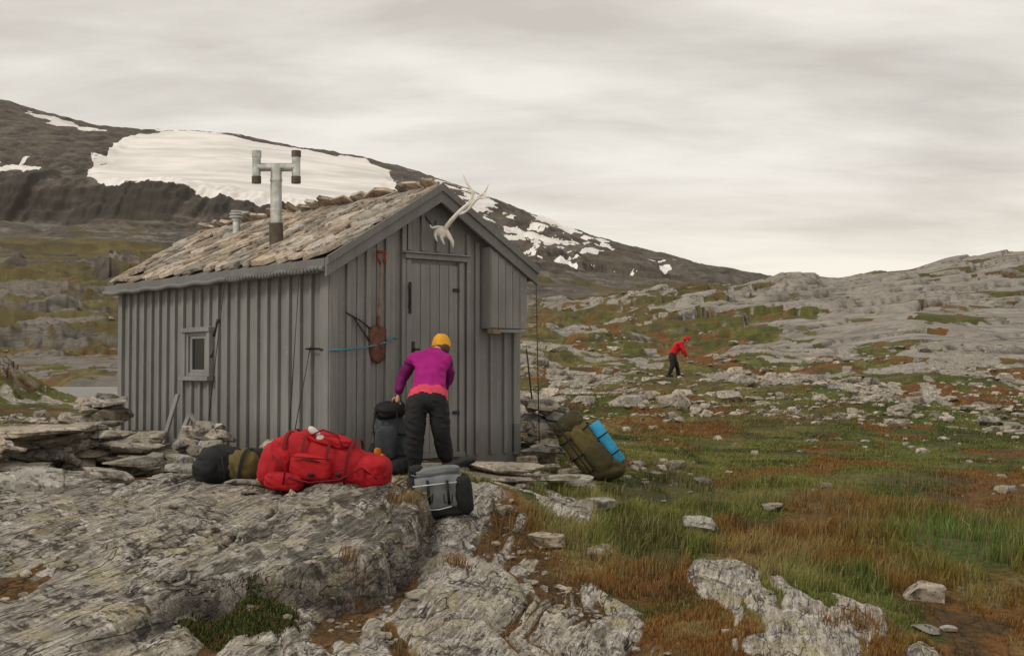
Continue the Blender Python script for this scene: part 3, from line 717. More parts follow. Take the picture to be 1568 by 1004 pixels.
def place(name,HU,x,y,h,s,tl,th,sink=.12):
    VV=[];FF=[];TT=[];n=0;K=len(HU)
    for i in range(len(x)):
        V,Fq=HU[i%K];a=rng.uniform(0,6.28);c_,s_2=math.cos(a),math.sin(a)
        v=V*s[i]*np.array([1,rng.uniform(.5,1),rng.uniform(.3,.75)])
        v=np.stack([v[:,0]*c_-v[:,1]*s_2+x[i],v[:,0]*s_2+v[:,1]*c_+y[i],v[:,2]+h[i]+s[i]*sink],1)
        VV.append(v);FF.append(Fq+n);n+=len(v);t=rng.uniform(tl,th);TT.append(np.tile([t*1.02,t,t*.97,1],(len(v),1)))
    me=mesh_np(name,np.concatenate(VV),np.concatenate(FF),False);add_attr(me,'tint',np.concatenate(TT));me.materials.append(M_ST);link(me,name)
def scatter():
    HU=hulls(24,5);N=20000
    u=rng.uniform(-.5,.55,N);y=np.exp(rng.uniform(math.log(13.5),math.log(150),N));x=u*y
    h,veg,sn,dk,far,_=terrain(x,y);px=_['px']
    den=ss(-.10,.35,fbm(x/5,y/7,4,301)+np.interp(y,[13,20,27,34,55,72,100],[-.65,-.38,-.04,.26,.05,-.30,-.45]))+.06
    den*=1-.95*_['rr']
    den*=np.where((px<700)&(y>60),.5,1)
    lx=(x+1.762)*.766+(y-12)*.643;lyy=-(x+1.762)*.643+(y-12)*.766
    ok=(rng.uniform(0,1,N)<den)&~((lx>-.5)&(lx<2.9)&(lyy>-1.2)&(lyy<5.4))&~((u<-.26)&(y>24)&(y<80)&(h<.1))
    x,y,h,px=x[ok],y[ok],h[ok],px[ok]
    s=np.exp(rng.normal(math.log(.085),.65,len(x)))*np.clip(y/32,.45,1.6);s=np.minimum(s,.7)
    place('scattered_stones',HU,x,y,h,s,.55,1.35)
scatter()
def pebbles():
    HU=hulls(16,9);N=4200
    u=rng.uniform(-.42,.5,N);y=rng.uniform(6.2,13.5,N);x=u*y
    h,veg,sn,dk,far,_=terrain(x,y)
    lx=(x+1.762)*.766+(y-12)*.643;lyy=-(x+1.762)*.643+(y-12)*.766
    soil=x<np.interp(y,*XB)
    ok=(rng.uniform(0,1,N)<np.where(~soil,.05,np.where(veg>.4,.9,.10)))&~((lx>0)&(lx<2.4)&(lyy>0))
    x,y,h=x[ok],y[ok],h[ok];s=np.minimum(np.exp(rng.normal(math.log(.022),.6,len(x))),.12)
    place('pebbles',HU,x,y,h,s,.6,1.3,.2)
pebbles()
# ---------------------------------------------------------------- grass
def grass_mat():
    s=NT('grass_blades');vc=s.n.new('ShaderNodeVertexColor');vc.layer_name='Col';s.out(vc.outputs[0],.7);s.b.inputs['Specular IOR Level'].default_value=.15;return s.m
M_G=grass_mat()
def blades(name,x,y,z,hgt,wid,col,lean=.35,base=.5):
    n=len(x);a=rng.uniform(0,2*math.pi,n);l=rng.normal(0,lean,n)*hgt;ld=rng.normal(.4,.9,n)
    dx,dy=np.cos(a)*wid,np.sin(a)*wid*.3
    lx,ly=np.cos(ld)*np.abs(l),np.sin(ld)*np.abs(l)
    P=np.empty((n,5,3))
    P[:,0]=np.stack([x-dx,y-dy,z-.01],1);P[:,1]=np.stack([x+dx,y+dy,z-.01],1)
    P[:,2]=np.stack([x-dx*.7+lx*.35,y-dy*.7+ly*.35,z+hgt*.55],1);P[:,3]=np.stack([x+dx*.7+lx*.35,y+dy*.7+ly*.35,z+hgt*.55],1)
    P[:,4]=np.stack([x+lx,y+ly,z+hgt*np.sqrt(np.clip(1-(l/hgt)**2*.5,.3,1))],1)
    b=(np.arange(n)*5)[:,None]
    Fc=np.concatenate([b+np.array([[0,1,3]]),b+np.array([[0,3,2]]),b+np.array([[2,3,4]])])
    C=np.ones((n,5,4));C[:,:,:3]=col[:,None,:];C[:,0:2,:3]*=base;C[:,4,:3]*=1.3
    me=mesh_np(name,P.reshape(-1,3),Fc,True);add_attr(me,'Col',C.reshape(-1,4));me.materials.append(M_G);return link(me,name)
def meadow():
    N=450000
    u=rng.uniform(-.12,.55,N);y=np.exp(rng.uniform(math.log(6.6),math.log(34),N));x=u*y
    h,veg,sn,dk,far,d=terrain(x,y);px=d['px']
    pn=fbm(x/.8,y/.8,4,401);pn2=fbm(x/.25,y/.3,3,405)
    lx=(x+1.762)*.766+(y-12)*.643;lyy=-(x+1.762)*.643+(y-12)*.766
    inh=(lx>-.05)&(lx<2.42)&(lyy>-.4)&(lyy<5.05)
    pr=ss(.35,.7,veg)*ss(-.40,.05,pn+.10+.4*pn2)*np.interp(y,[6,18,25,34],[1,1,.6,.25])
    xb=np.interp(y,*XB);pr=pr*np.where(y<11.3,.06+.94*ss(-.15,.25,x-xb+.2*pn),1)
    tall=ss(-.1,.35,fbm(x/2.6,y/2.0,3,403)+np.interp(px,[800,1000,1150,1568],[-.6,-.2,.1,.15])+np.interp(y,[7,9,11,14,17,22],[-.7,-.45,.2,.2,-.25,-.6]))
    ok=(rng.uniform(0,1,N)<pr)&~inh
    x,y,h,px,tall,pn,pn2=[q[ok] for q in(x,y,h,px,tall,pn,pn2)]
    n=len(x)
    col=vegcol(x,y)*rng.uniform(.6,1.5,(n,1))*np.array([1.15,1.22,1.1])
    dry=rng.uniform(0,1,n)<.13;col[dry]=np.array([.27,.21,.10])*rng.uniform(.6,1.2,(dry.sum(),1))
    hg=(.018+.015*rng.random(n))+(.105*tall+.014)*rng.random(n)*(.6+.8*ss(-.3,.4,pn2))+.018*np.clip(pn,0,1)
    hg=hg*np.where(dry,1.2,1)
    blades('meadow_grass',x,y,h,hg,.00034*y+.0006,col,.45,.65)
meadow()
def tallstalks():
    N=15000
    u=rng.uniform(.02,.5,N);y=rng.uniform(9.5,16,N);x=u*y
    h,veg,sn,dk,far,d=terrain(x,y);px=d['px']
    c=ss(.0,.4,fbm(x/1.0,y/1.0,4,411)+np.interp(y,[9,11,14,17],[-.3,.05,.05,-.3])+np.interp(px,[850,1100,1568],[-.3,.1,.1]))
    ok=(rng.uniform(0,1,N)<c)&(veg>.6);x,y,h=x[ok],y[ok],h[ok];n=len(x)
    col=np.array([.25,.195,.10])*rng.uniform(.5,1.2,(n,1));blades('dry_grass_stalks',x,y,h,rng.uniform(.08,.24,n),np.full(n,.0017),col,.3)
tallstalks()
def tufts():
    X=[];Yy=[];H=[];C=[]
    for (px,yy,n,r) in [(632,9.75,260,.06),(1005,9.3,500,.12),(1040,15.5,300,.2),(930,9.2,200,.08),(1180,10.0,400,.15),(545,7.9,120,.05),(1310,8.2,300,.12),(700,9.0,120,.05)]:
        x=at(px,yy)+rng.normal(0,r,n);y=yy+rng.normal(0,r,n);X.append(x);Yy.append(y);H.append(rng.uniform(.04,.12,n));C.append(np.array([.22,.11,.04] if yy<9.6 else [.24,.17,.08])*rng.uniform(.5,1.3,(n,1)))
    x=np.concatenate(X);y=np.concatenate(Yy);blades('grass_tufts',x,y,terrain(x,y)[0],np.concatenate(H),np.full(len(x),.0028),np.concatenate(C),.5)
tufts()
def shrub():
    N=16000
    cx=at(378,7.25);t=rng.uniform(0,6.28,N);r=np.sqrt(rng.uniform(0,1,N));x=cx+.30*r*np.cos(t)+rng.normal(0,.03,N);y=7.15+.34*r*np.sin(t)+rng.normal(0,.03,N)
    cl=fbm(x*6,y*6,3,421);m_=(cl>-.22+.25*r);x=x[m_];y=y[m_];r=r[m_];cl=cl[m_];n=len(x)
    h=terrain(x,y)[0];dome=.06*(1-r**2)+.03*np.clip(cl,0,1)
    col=np.array([.045,.055,.014])*rng.uniform(.3,2.0,(n,1));col[rng.random(n)<.1]=(.15,.06,.02);col[rng.random(n)<.06]=(.12,.13,.04)
    blades('crowberry_shrub',x,y,h+dome*rng.random(n),rng.uniform(.008,.026,n),rng.uniform(.003,.006,n),col,.8)
shrub()
# ---------------------------------------------------------------- bags
def cloth(name,c,r=.75,spec=.3): return simple(name,c,r,.22,10,.55,.010,spec=spec,bsc=14)
C_RED=cloth('red_nylon',(.40,.009,.016));C_DRED=cloth('dark_red_nylon',(.15,.004,.008));C_BLK=cloth('black_nylon',(.014,.014,.016));C_OL=cloth('olive_nylon',(.125,.10,.032))
C_OLD=cloth('dark_olive_nylon',(.06,.052,.02));C_GR=cloth('grey_dry_bag_fabric',(.16,.17,.175),.55);C_DG=cloth('dark_grey_nylon',(.055,.06,.072));C_BLUE=cloth('blue_foam_mat',(.035,.30,.52),.8);C_WH=cloth('white_label',(.6,.58,.56));C_OR=cloth('orange_tag',(.6,.16,.02))
x=at(500,10.75);y=10.75;g=G(x,y)
m=MB()
def taperx(P):
    P=P.copy();t=(P[:,0]+1)/2;f=1.0-.22*t**2;P[:,2]*=f;P[:,1]*=f;P[:,2]-=.10*t;return P
R=RZ(-10,9)
m.blob((x-.03,y+.02,g+.24),(.92,.42,.47),R,3.0,.10,6,0,n=30,seed=4,shape=taperx)
m.blob((x-.42,y+.02,g+.21),(.30,.42,.40),RZ(-5,15),2.8,.12,6,0,n=20,seed=5)
m.blob((x+.38,y-.02,g+.15),(.36,.38,.30),RZ(-18,12),3,.12,6,0,n=20,seed=6)
m.blob((x-.10,y-.17,g+.20),(.36,.14,.22),RZ(-8,8),4,.08,6,0,n=16,seed=7)
m.blob((x+.02,y-.05,g+.43),(.48,.26,.12),RZ(-12,12),2.8,.12,6,0,n=16,seed=8)
m.blob((x-.33,y-.17,g+.08),(.34,.16,.16),RZ(-5,5),3,.12,6,0,n=14,seed=9)
for p in(-.30,-.12,.10,.28): m.band((x-.03,y+.02,g+.24),(.93,.43,.47),R,2.9,p,.028,0,1,.020)
m.tube([(x-.28,y-.245,g+.30),(x+.08,y-.245,g+.27)],.007,5,1,.6)
m.tube([(x-.30,y-.23,g+.12),(x-.1,y-.28,g+.08),(x+.15,y-.26,g+.10),(x+.34,y-.24,g+.20),(x+.46,y-.19,g+.10)],.016,6,1,.5)
m.tube([(x-.10,y-.17,g+.47),(x+.0,y-.19,g+.52),(x+.12,y-.16,g+.47),(x+.18,y-.21,g+.36)],.012,6,1,.6)
m.tube([(x-.42,y-.22,g+.30),(x-.3,y-.27,g+.2),(x-.32,y-.27,g+.06)],.012,6,1,.6)
m.tube([(x-.16,y-.25,g+.28),(x-.02,y-.255,g+.25)],.008,6,3,.6);m.box((x-.09,y-.255,g+.14),(.05,.02,.03),R,3);m.box((x+.14,y-.245,g+.14),(.05,.02,.03),R,3)
m.blob((x-.08,y-.12,g+.495),(.13,.06,.06),RZ(0,40),3,.12,5,2,n=8,seed=4);m.blob((x-.01,y-.15,g+.445),(.11,.05,.05),RZ(0,10),3,.12,5,2,n=8,seed=5)
m.obj('red_duffel_backpack',[C_RED,C_DRED,C_WH,C_BLK])
x=at(352,11.15);y=11.15;g=G(x,y);m=MB()
m.blob((x-.10,y,g+.16),(.36,.34,.36),RZ(10,-14),2.6,.12,5,0,n=18,seed=12);m.blob((x+.12,y,g+.16),(.34,.32,.30),RZ(-10,10),2.6,.12,5,1,n=18,seed=13)
m.blob((x-.17,y-.05,g+.12),(.26,.30,.26),RZ(0,-25),2.6,.12,5,0,n=14,seed=14);m.blob((x+.02,y,g+.27),(.34,.22,.12),RZ(0,8),2.6,.16,5,0,n=14,seed=15);m.blob((x+.22,y+.05,g+.25),(.26,.2,.12),RZ(0,2),2.6,.16,5,0,n=14,seed=16)
m.tube([(x-.02,y-.19,g+.25),(x+.01,y-.2,g+.12),(x+.0,y-.19,g+.0)],.018,6,0,.5);m.band((x+.12,y,g+.16),(.34,.32,.30),RZ(-10,10),2.6,.05,.03,0,0,.016)
m.obj('black_olive_rucksack',[C_BLK,C_OL])
x=at(600,12.0);y=11.85;g=G(x,y);m=MB()
m.blob((x,y,g+.30),(.30,.28,.58),RZ(15,3),3.0,.10,5,0,n=20,seed=22);m.blob((x,y-.03,g+.60),(.30,.30,.18),RZ(15,-8),2.6,.14,5,1,n=16,seed=23)
m.blob((x-.02,y-.17,g+.30),(.22,.10,.32),RZ(10),3.2,.10,5,0,n=14,seed=24);m.blob((x-.15,y-.06,g+.16),(.10,.20,.26),RZ(0),2.6,.12,5,1,n=12,seed=25)
m.blob((x+.12,y-.12,g+.08),(.22,.26,.18),RZ(0),2.6,.16,5,1,n=12,seed=28)
for p in(-.12,.08): m.band((x,y,g+.30),(.31,.29,.58),RZ(15,3),3,p,.022,2,1,.02)
m.tube([(x-.12,y-.15,g+.6),(x-.14,y-.2,g+.45),(x-.12,y-.2,g+.3),(x-.13,y-.2,g+.1)],.016,6,1,.5)
m.tube([(x+.08,y-.16,g+.6),(x+.09,y-.22,g+.4),(x+.07,y-.2,g+.1)],.012,6,1,.5)
m.blob((x-.09,y-.23,g+.22),(.07,.05,.08),RZ(20),2.5,.2,5,2,n=8,seed=26);m.blob((x-.05,y-.23,g+.18),(.05,.05,.05),RZ(50),2.5,.2,5,2,n=8,seed=27)
m.obj('grey_blue_backpack',[C_DG,C_BLK,C_OR])
x=at(672,10.3);y=10.25;g=G(x,y)+.03;m=MB();R=RZ(6,-6)
m.blob((x,y,g+.17),(.46,.27,.34),R,4.2,.07,4,0,n=20,seed=32);m.blob((x-.02,y-.03,g+.35),(.40,.16,.09),R,3,.10,5,0,n=14,seed=33)
m.blob((x+.20,y+.02,g+.16),(.16,.28,.33),R,4,.08,4,1,n=14,seed=34);m.blob((x,y,g+.03),(.475,.285,.10),R,4,.05,4,1,n=14,seed=35);m.blob((x+.12,y+.1,g+.39),(.42,.14,.06),RZ(20,-14),2.6,.18,5,1,n=12,seed=37)
m.blob((x-.18,y-.01,g+.35),(.12,.2,.10),R,3,.15,5,1,n=10,seed=38);m.blob((x-.215,y+.0,g+.16),(.07,.285,.30),R,4,.05,4,1,n=12,seed=39)
m.box((x-.02,y-.150,g+.255),(.36,.012,.010),R,2);m.box((x-.07,y-.150,g+.19),(.022,.018,.20),R,1);m.box((x+.09,y-.150,g+.19),(.022,.018,.20),R,1)
for q in(-.07,.09): m.tube([(x+q-.035,y-.16,g+.18),(x+q-.03,y-.165,g+.11),(x+q+.03,y-.165,g+.11),(x+q+.035,y-.16,g+.18)],.010,6,1,.6)
m.tube([(x-.16,y-.155,g+.08),(x-.08,y-.17,g+.05),(x+.02,y-.17,g+.055),(x+.12,y-.165,g+.08)],.007,6,2,.6)
m.obj('grey_dry_bag',[C_GR,C_BLK,C_WH])
x=at(905,13.2);y=13.2;g=G(x,y);m=MB();R=RZ(5,-38)
m.blob((x-.06,y,g+.30),(.36,.34,.78),R,3,.11,5,0,n=24,seed=42)
m.blob((x-.24,y-.0,g+.56),(.34,.34,.22),R,2.6,.14,5,1,n=16,seed=43)
m.blob((x+.07,y-.15,g+.22),(.24,.14,.38),R,3,.12,5,1,n=14,seed=44);m.blob((x+.17,y-.02,g+.10),(.38,.36,.24),RZ(5,-15),2.8,.14,5,1,n=14,seed=45)
m.blob((x-.10,y-.17,g+.38),(.16,.08,.34),R,3,.12,5,0,n=12,seed=48)
for p in(-.2,.0,.2): m.band((x-.06,y,g+.30),(.37,.35,.78),R,3,p,.022,2,2,.018)
for yo in(-.1,.05): m.tube([(x-.38,y-.1+yo,g+.60),(x-.27,y-.20+yo,g+.42),(x-.12,y-.2+yo,g+.2),(x-.0,y-.16+yo,g+.04)],.014,6,2,.5)
m.tube([(x-.28,y-.05,g+.68),(x-.40,y-.1,g+.72),(x-.46,y-.1,g+.66)],.012,6,2,.5)
a=Vector((x+.02,y-.08,g+.58));b=Vector((x+.30,y-.10,g+.17))
m.tube([a,a.lerp(b,.02),a.lerp(b,.33),a.lerp(b,.66),a.lerp(b,.98),b],[.055,.066,.067,.066,.067,.056],16,3)
m.tube([a.lerp(b,.3),a.lerp(b,.33)],.070,14,2);m.tube([a.lerp(b,.75),a.lerp(b,.78)],.070,14,2)
m.obj('olive_backpack_with_blue_mat',[C_OL,C_OLD,C_BLK,C_BLUE])
m=MB()
def plank(a,b,w=.05,t=.03):
    a=Vector(a);b=Vector(b);d_=(b-a);R=d_.to_track_quat('X','Z').to_matrix();m.box((a+b)/2,(d_.length,w,t),R)
gx=at(245,13.6)
plank((at(243,13.6),13.6,G(gx,13.6)),(at(273,13.9),13.9,.62));plank((at(262,13.3),13.3,G(gx,13.3)),(at(292,13.6),13.6,.42));plank((at(330,13.2),13.2,.12),(at(290,13.6),13.6,.42));plank((at(268,13.35),13.33,.14),(at(318,13.3),13.32,.17),.04);plank((at(205,13.6),13.7,.02),(at(262,13.4),13.4,-.02),.06)
m.obj('wooden_trestle',[M_P],smooth=False,bevel=.004)
m=MB();xx=at(822,15.2);m.tube([(xx,15.2,0),(at(806,15.2),15.2,1.15)],.011,6);m.obj('tent_pole',[M_BLK])
m=MB();m.box((at(845,13.6),13.5,G(at(845,13.6),13.5)+.06),(.06,.04,.18));m.obj('wooden_peg',[M_WOOD],smooth=False)
# ---------------------------------------------------------------- people
SK=simple('skin',(.50,.29,.21),.55,.08,20,.1,.002)
def skin_mesh(name,verts,rad,edges,sub=2,root=0):
    me=bpy.data.meshes.new(name);me.from_pydata(verts,edges,[]);o=link(me,name)
    o.modifiers.new('k','SKIN')
    for i,r in enumerate(rad):
        sv=me.skin_vertices[0].data[i];sv.radius=(r,r) if not isinstance(r,tuple) else r;sv.use_root=(i==root)
    mm=o.modifiers.new('s','SUBSURF');mm.levels=sub;mm.render_levels=sub
    dg=bpy.context.evaluated_depsgraph_get();dg.update();ev=o.evaluated_get(dg);nm=bpy.data.meshes.new_from_object(ev)
    bpy.data.objects.remove(o);nm.name=name;nm.polygons.foreach_set('use_smooth',[True]*len(nm.polygons));return nm
def paint(me,verts,edges,lab,mats):
    me.materials.clear()
    for mt in mats: me.materials.append(mt)
    A=[(Vector(verts[a]),Vector(verts[b])) for a,b in edges]
    for p_ in me.polygons:
        best=9;bi=0
        for i,(a,b) in enumerate(A):
            d_=b-a;t=max(0,min(1,(p_.center-a).dot(d_)/d_.length_squared));q=(p_.center-a-d_*t).length
            if q<best: best=q;bi=i
        p_.material_index=lab[bi]
def wrinkle(me,amp,sc,seed):
    n=len(me.vertices);co=np.empty(n*3);me.vertices.foreach_get('co',co);co=co.reshape(-1,3)
    no=np.empty(n*3,np.float32);me.vertices.foreach_get('normal',no);no=no.reshape(-1,3)
    q=co*sc;nz=fbm(q[:,0]+q[:,1]*.5,q[:,2]*1.7+q[:,0]*.6,3,seed);nz=1-2*np.abs(nz)
    co=co+no*(nz*amp)[:,None];me.vertices.foreach_set('co',co.ravel());me.update()
def hand(name,wrist,direc,palmn,parent,mat,size=1.0,side=1,curl=.6):
    d_=Vector(direc).normalized();n_=Vector(palmn);n_=(n_-d_*n_.dot(d_)).normalized();s_=d_.cross(n_).normalized()*side;w=Vector(wrist)
    V=[w,w+d_*.045*size,w+d_*.08*size];Rr=[.024,.030,.028];Ed=[(0,1),(1,2)]
    pm=skin_mesh(name,[tuple(v) for v in V],[(a*size,a*size*.75) for a in Rr],Ed,2)
    pm.materials.clear();pm.materials.append(mat);link(pm,name+'_palm',parent)
    for k,(off,ln) in enumerate([(-.028,.070),(-.009,.080),(.010,.074),(.028,.058)]):
        b=w+d_*.07*size+s_*off*size;p1=b+d_*ln*.45*size+n_*.008;dd=(d_*math.cos(curl)+n_*math.sin(curl));p2=p1+dd*ln*.32*size;d3=(d_*math.cos(curl*2)+n_*math.sin(curl*2));p3=p2+d3*ln*.28*size
        fm=skin_mesh(name,[tuple(v) for v in(b,p1,p2,p3)],[.0095*size,.009*size,.008*size,.0065*size],[(0,1),(1,2),(2,3)],2);fm.materials.clear();fm.materials.append(mat);link(fm,name+'_finger_%d'%(k+1),parent)
    b=w+d_*.025*size-s_*.022*size;p1=b-s_*.028*size+d_*.022*size+n_*.006;p2=p1+d_*.03*size+n_*.012-s_*.006
    fm=skin_mesh(name,[tuple(v) for v in(b,p1,p2)],[.012*size,.010*size,.0075*size],[(0,1),(1,2)],2);fm.materials.clear();fm.materials.append(mat);link(fm,name+'_thumb',parent)
def head(center,fwd,up,parent,hat,hair,sz=1.0):
    f=Vector(fwd).normalized();u=Vector(up);u=(u-f*u.dot(f)).normalized();r=f.cross(u).normalized()
    R=Matrix((r,f,u)).transposed();c=Vector(center)
    def shp(P):
        P=P.copy();t=np.clip(-P[:,2],0,1);P[:,0]*=1-.28*t;P[:,1]*=1-.12*t
        fr=np.exp(-((P[:,0]/.16)**2+((P[:,2]+.08)/.22)**2))*(P[:,1]>0);P[:,1]+=.22*fr;return P
    m=MB();m.blob(c,(.155*sz,.19*sz,.225*sz),R,2.1,0,n=16,shape=shp)
    for s in(-1,1):
        m.blob(c+R@Vector((s*.078*sz,-.005,-.0)),(.02*sz,.04*sz,.06*sz),R,2,0,n=5)
        m.blob(c+R@Vector((s*.032*sz,.083*sz,.012)),(.026*sz,.02*sz,.014*sz),R,2,0,n=5,mi=1)
    m.blob(c+R@Vector((0,.087*sz,-.055*sz)),(.045*sz,.016*sz,.012*sz),R,2,0,n=5,mi=2)
    m.obj('head',[SK,C_BLK,C_DRED],parent)
    m=MB()
    def cap(P):
        P=P.copy();P[:,2]=np.maximum(P[:,2],-.12+.35*np.clip(P[:,1],-1,1));return P
    m.blob(c+R@Vector((0,-.006,.008)),(.185*sz,.215*sz,.245*sz),R,2.2,.05,5,n=18,shape=cap,seed=2)
    m.obj('knit_hat' if hat else 'hair',[hat or hair],parent)
    m=MB();m.blob(c+R@Vector((0,-.05*sz,-.04*sz)),(.15*sz,.12*sz,.13*sz),R,2.2,.08,6,n=12,seed=5);m.obj('hair',[hair],parent)
MAG=cloth('magenta_jacket',(.33,.006,.17),.8);PNK=cloth('coral_hem',(.62,.06,.10));YEL=cloth('yellow_hat',(.70,.33,.03),.9);PUR=cloth('purple_sleeve',(.15,.006,.10))
HAIR=simple('hair_brown',(.08,.045,.025),.7,.3,30,.3,.003)
wom=empty('woman_bending')
V=[(-.775,11.44,.66),(-.772,11.51,.76),(-.768,11.64,.89),(-.765,11.75,.985),(-.725,11.86,1.06),(-.70,11.92,1.10),
 (-.945,11.76,.985),(-1.055,11.80,.80),(-1.075,11.74,.665),
 (-.625,11.75,.985),(-.60,11.90,.82),(-.70,12.0,.66),
 (-.878,11.42,.585),(-.885,11.38,.31),(-.895,11.42,-.01),
 (-.672,11.44,.585),(-.655,11.42,.31),(-.600,11.58,.03)]
Rr=[(.155,.135),(.145,.12),(.155,.13),(.125,.11),.055,.045,.075,.056,.040,.075,.056,.040,.122,.090,.074,.122,.090,.074]
Ed=[(0,1),(1,2),(2,3),(3,4),(4,5),(3,6),(6,7),(7,8),(3,9),(9,10),(10,11),(0,12),(12,13),(13,14),(0,15),(15,16),(16,17)]
lab=[2,0,0,0,3,0,4,4,0,4,4,1,1,1,1,1,1]
me=skin_mesh('body',V,Rr,Ed,4);paint(me,V,Ed,lab,[MAG,C_BLK,PNK,SK,PUR])
for p_ in me.polygons:
    c_=p_.center
    if c_.y<11.75 and abs(c_.x+.77)<.24 and .55<c_.z<.95 and p_.material_index in (0,1,2):
        s_=(c_.y-11.44)*.656+(c_.z-.66)*.755+.006*math.sin(c_.x*40)
        p_.material_index=1 if s_<-.045 else (2 if s_<.035 else 0)
wrinkle(me,.006,9,5);link(me,'body',wom)
m=MB();m.tube([(-.755,11.84,1.03),(-.735,11.86,1.065)],[.085,.075],14);m.obj('jacket_collar',[MAG],wom)
head((-.685,11.97,1.115),(-.25,.85,-.45),(0,.4,1),wom,YEL,HAIR,.98)
hand('left_hand',(-1.078,11.735,.66),(-.05,-.02,-1),(.2,1,0),wom,SK,1,1,.6)
hand('right_hand',(-.715,12.005,.65),(-.5,.15,-.8),(0,1,-.2),wom,SK,1,-1,.6)
M_BOOT=simple('boot_leather',(.035,.028,.025),.6,.3,14,.4,.004);M_BOOTP=simple('boot_purple',(.10,.02,.07),.6,.3,14,.4,.004)
def boot(nm,x,y,z,a,mt,parent):
    m=MB();R=RZ(a)
    def shp(P):
        P=P.copy();t=(P[:,1]+1)/2;P[:,2]=np.where(P[:,2]>0,P[:,2]*(1-.5*t**2),P[:,2]);P[:,0]*=1-.15*np.abs(P[:,1])**3;return P
    m.blob(Vector((x,y,z+.055))+R@Vector((0,.05,0)),(.105,.27,.10),R,3.2,.03,4,n=12,shape=shp,seed=3)
    m.blob(Vector((x,y,z+.10)),(.105,.12,.14),R,3,.04,4,n=10,seed=4)
    m.blob(Vector((x,y,z+.012))+R@Vector((0,.05,0)),(.115,.285,.03),R,4,0,4,n=8,mi=1);m.obj(nm,[mt,C_BLK],parent)
boot('boot_left',-.895,11.42,G(-.895,11.42),10,M_BOOT,wom);boot('boot_right',-.600,11.58,G(-.60,11.58),0,M_BOOTP,wom)
hk=empty('hiker_in_red_jacket');g=G(5.6,43);REDJ=cloth('red_jacket',(.50,.012,.015))
V=[(5.56,43,.70),(5.60,43,.80),(5.72,43,.98),(5.83,43,1.10),(5.94,43,1.14),(6.0,43,1.15),
 (5.83,42.82,1.07),(5.93,42.78,.84),(6.03,42.82,.66),(5.83,43.18,1.07),(5.96,43.2,.84),(6.06,43.15,.66),
 (5.53,42.90,.64),(5.55,42.85,.36),(5.40,42.85,.07),(5.58,43.1,.64),(5.73,43.1,.37),(5.78,43.15,.07)]
V=[(a,b,c_*1.08+g) for a,b,c_ in V]
Rr=[.14,.15,.18,.15,.06,.05,.085,.07,.045,.085,.07,.045,.115,.085,.065,.115,.085,.065]
lab=[0,0,0,0,3,0,0,0,0,0,0,1,1,1,1,1,1]
me=skin_mesh('body',V,Rr,Ed,2);paint(me,V,Ed,lab,[REDJ,C_BLK,C_BLK,SK]);wrinkle(me,.01,7,8);link(me,'body',hk)
head((6.06,43,1.20*1.08+g),(.8,0,-.6),(.5,0,.8),hk,REDJ,HAIR,1.05)
hand('left_hand',V[8],(.2,0,-1),(1,0,0),hk,SK,1,1);hand('right_hand',V[11],(.2,0,-1),(1,0,0),hk,SK,1,-1)
boot('boot_left',5.40,42.85,G(5.40,42.85),-70,M_BOOT,hk);boot('boot_right',5.78,43.15,G(5.78,43.15),-80,M_BOOT,hk)
# ---------------------------------------------------------------- world, light, camera
EL=math.radians(42)
w=bpy.data.worlds.new('World');scene.world=w;w.use_nodes=True;nt=w.node_tree;nt.nodes.clear();N_=nt.nodes.new;Lk=nt.links.new
sky=N_('ShaderNodeTexSky');sky.sky_type='NISHITA';sky.sun_disc=False;sky.sun_elevation=EL;sky.sun_rotation=math.radians(240)
b1=N_('ShaderNodeBackground');b1.inputs[1].default_value=.08;Lk(sky.outputs[0],b1.inputs[0])
tc=N_('ShaderNodeTexCoord');sx_=N_('ShaderNodeSeparateXYZ');Lk(tc.outputs['Generated'],sx_.inputs[0])
def mth(op,a,b=0,cl=False):
    n=N_('ShaderNodeMath');n.operation=op;n.use_clamp=cl
    for i,v in((0,a),(1,b)):
        if isinstance(v,(int,float)): n.inputs[i].default_value=v
        else: Lk(v,n.inputs[i])
    return n.outputs[0]
zz=mth('ADD',mth('MAXIMUM',sx_.outputs[2],0),.16)
cb=N_('ShaderNodeCombineXYZ');Lk(mth('DIVIDE',sx_.outputs[0],zz),cb.inputs[0]);Lk(mth('DIVIDE',sx_.outputs[1],zz),cb.inputs[1])
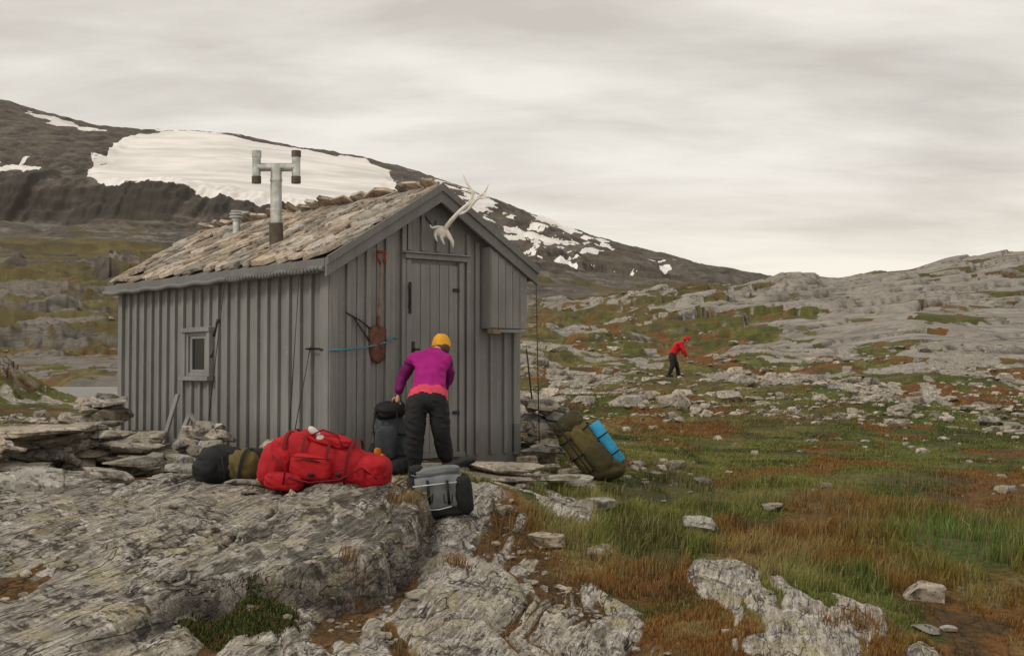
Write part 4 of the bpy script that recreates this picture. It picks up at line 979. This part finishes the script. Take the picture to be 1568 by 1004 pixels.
def wn(scale,rot,sc,det,rough,dist=0):
    mp=N_('ShaderNodeMapping');mp.inputs['Scale'].default_value=scale;mp.inputs['Rotation'].default_value=(0,0,rot);Lk(cb.outputs[0],mp.inputs[0])
    n=N_('ShaderNodeTexNoise');n.inputs['Scale'].default_value=sc;n.inputs['Detail'].default_value=det;n.inputs['Roughness'].default_value=rough;n.inputs['Distortion'].default_value=dist;Lk(mp.outputs[0],n.inputs['Vector']);return n.outputs['Fac']
na=wn((.6,1,1),.35,1.0,6,.5,.5);nb=wn((.5,1.1,1),.2,3.0,6,.6,.3)
nn=mth('ADD',mth('MULTIPLY',na,.62),mth('MULTIPLY',nb,.38))
rp=N_('ShaderNodeValToRGB');e=rp.color_ramp.elements;e[0].position=.40;e[0].color=(.60,.560,.505,1);e[1].position=.60;e[1].color=(.89,.845,.775,1);Lk(nn,rp.inputs[0])
hz=mth('SUBTRACT',1,mth('MULTIPLY',sx_.outputs[2],5.0),True);hz=mth('MULTIPLY',mth('MULTIPLY',hz,hz),1.0,True)
mx=N_('ShaderNodeMix');mx.data_type='RGBA';Lk(hz,mx.inputs[0]);Lk(rp.outputs[0],mx.inputs[6]);mx.inputs[7].default_value=(1.04,.93,.77,1)
b2=N_('ShaderNodeBackground');b2.inputs[1].default_value=1.04;Lk(mx.outputs[2],b2.inputs[0])
ms=N_('ShaderNodeMixShader');ms.inputs[0].default_value=.95;Lk(b1.outputs[0],ms.inputs[1]);Lk(b2.outputs[0],ms.inputs[2])
wo=N_('ShaderNodeOutputWorld');Lk(ms.outputs[0],wo.inputs[0])
sl=bpy.data.lights.new('sun','SUN');sl.energy=1.4;sl.angle=math.radians(14);sl.color=(1,.93,.82);so=bpy.data.objects.new('sun',sl);scene.collection.objects.link(so)
sd_=Vector((math.cos(EL)*math.sin(math.radians(-120)),math.cos(EL)*math.cos(math.radians(-120)),math.sin(EL)));so.rotation_euler=sd_.to_track_quat('Z','Y').to_euler()
cam=bpy.data.cameras.new('camera');cam.sensor_width=36;cam.lens=F/1568*36;cam.clip_end=20000;cam.clip_start=.1
co=bpy.data.objects.new('camera',cam);co.location=(0,0,CZ);co.rotation_euler=(math.radians(90)+math.atan(63/F),0,0);scene.collection.objects.link(co);scene.camera=co
scene.view_settings.view_transform='Standard';scene.view_settings.look='None';scene.view_settings.exposure=0
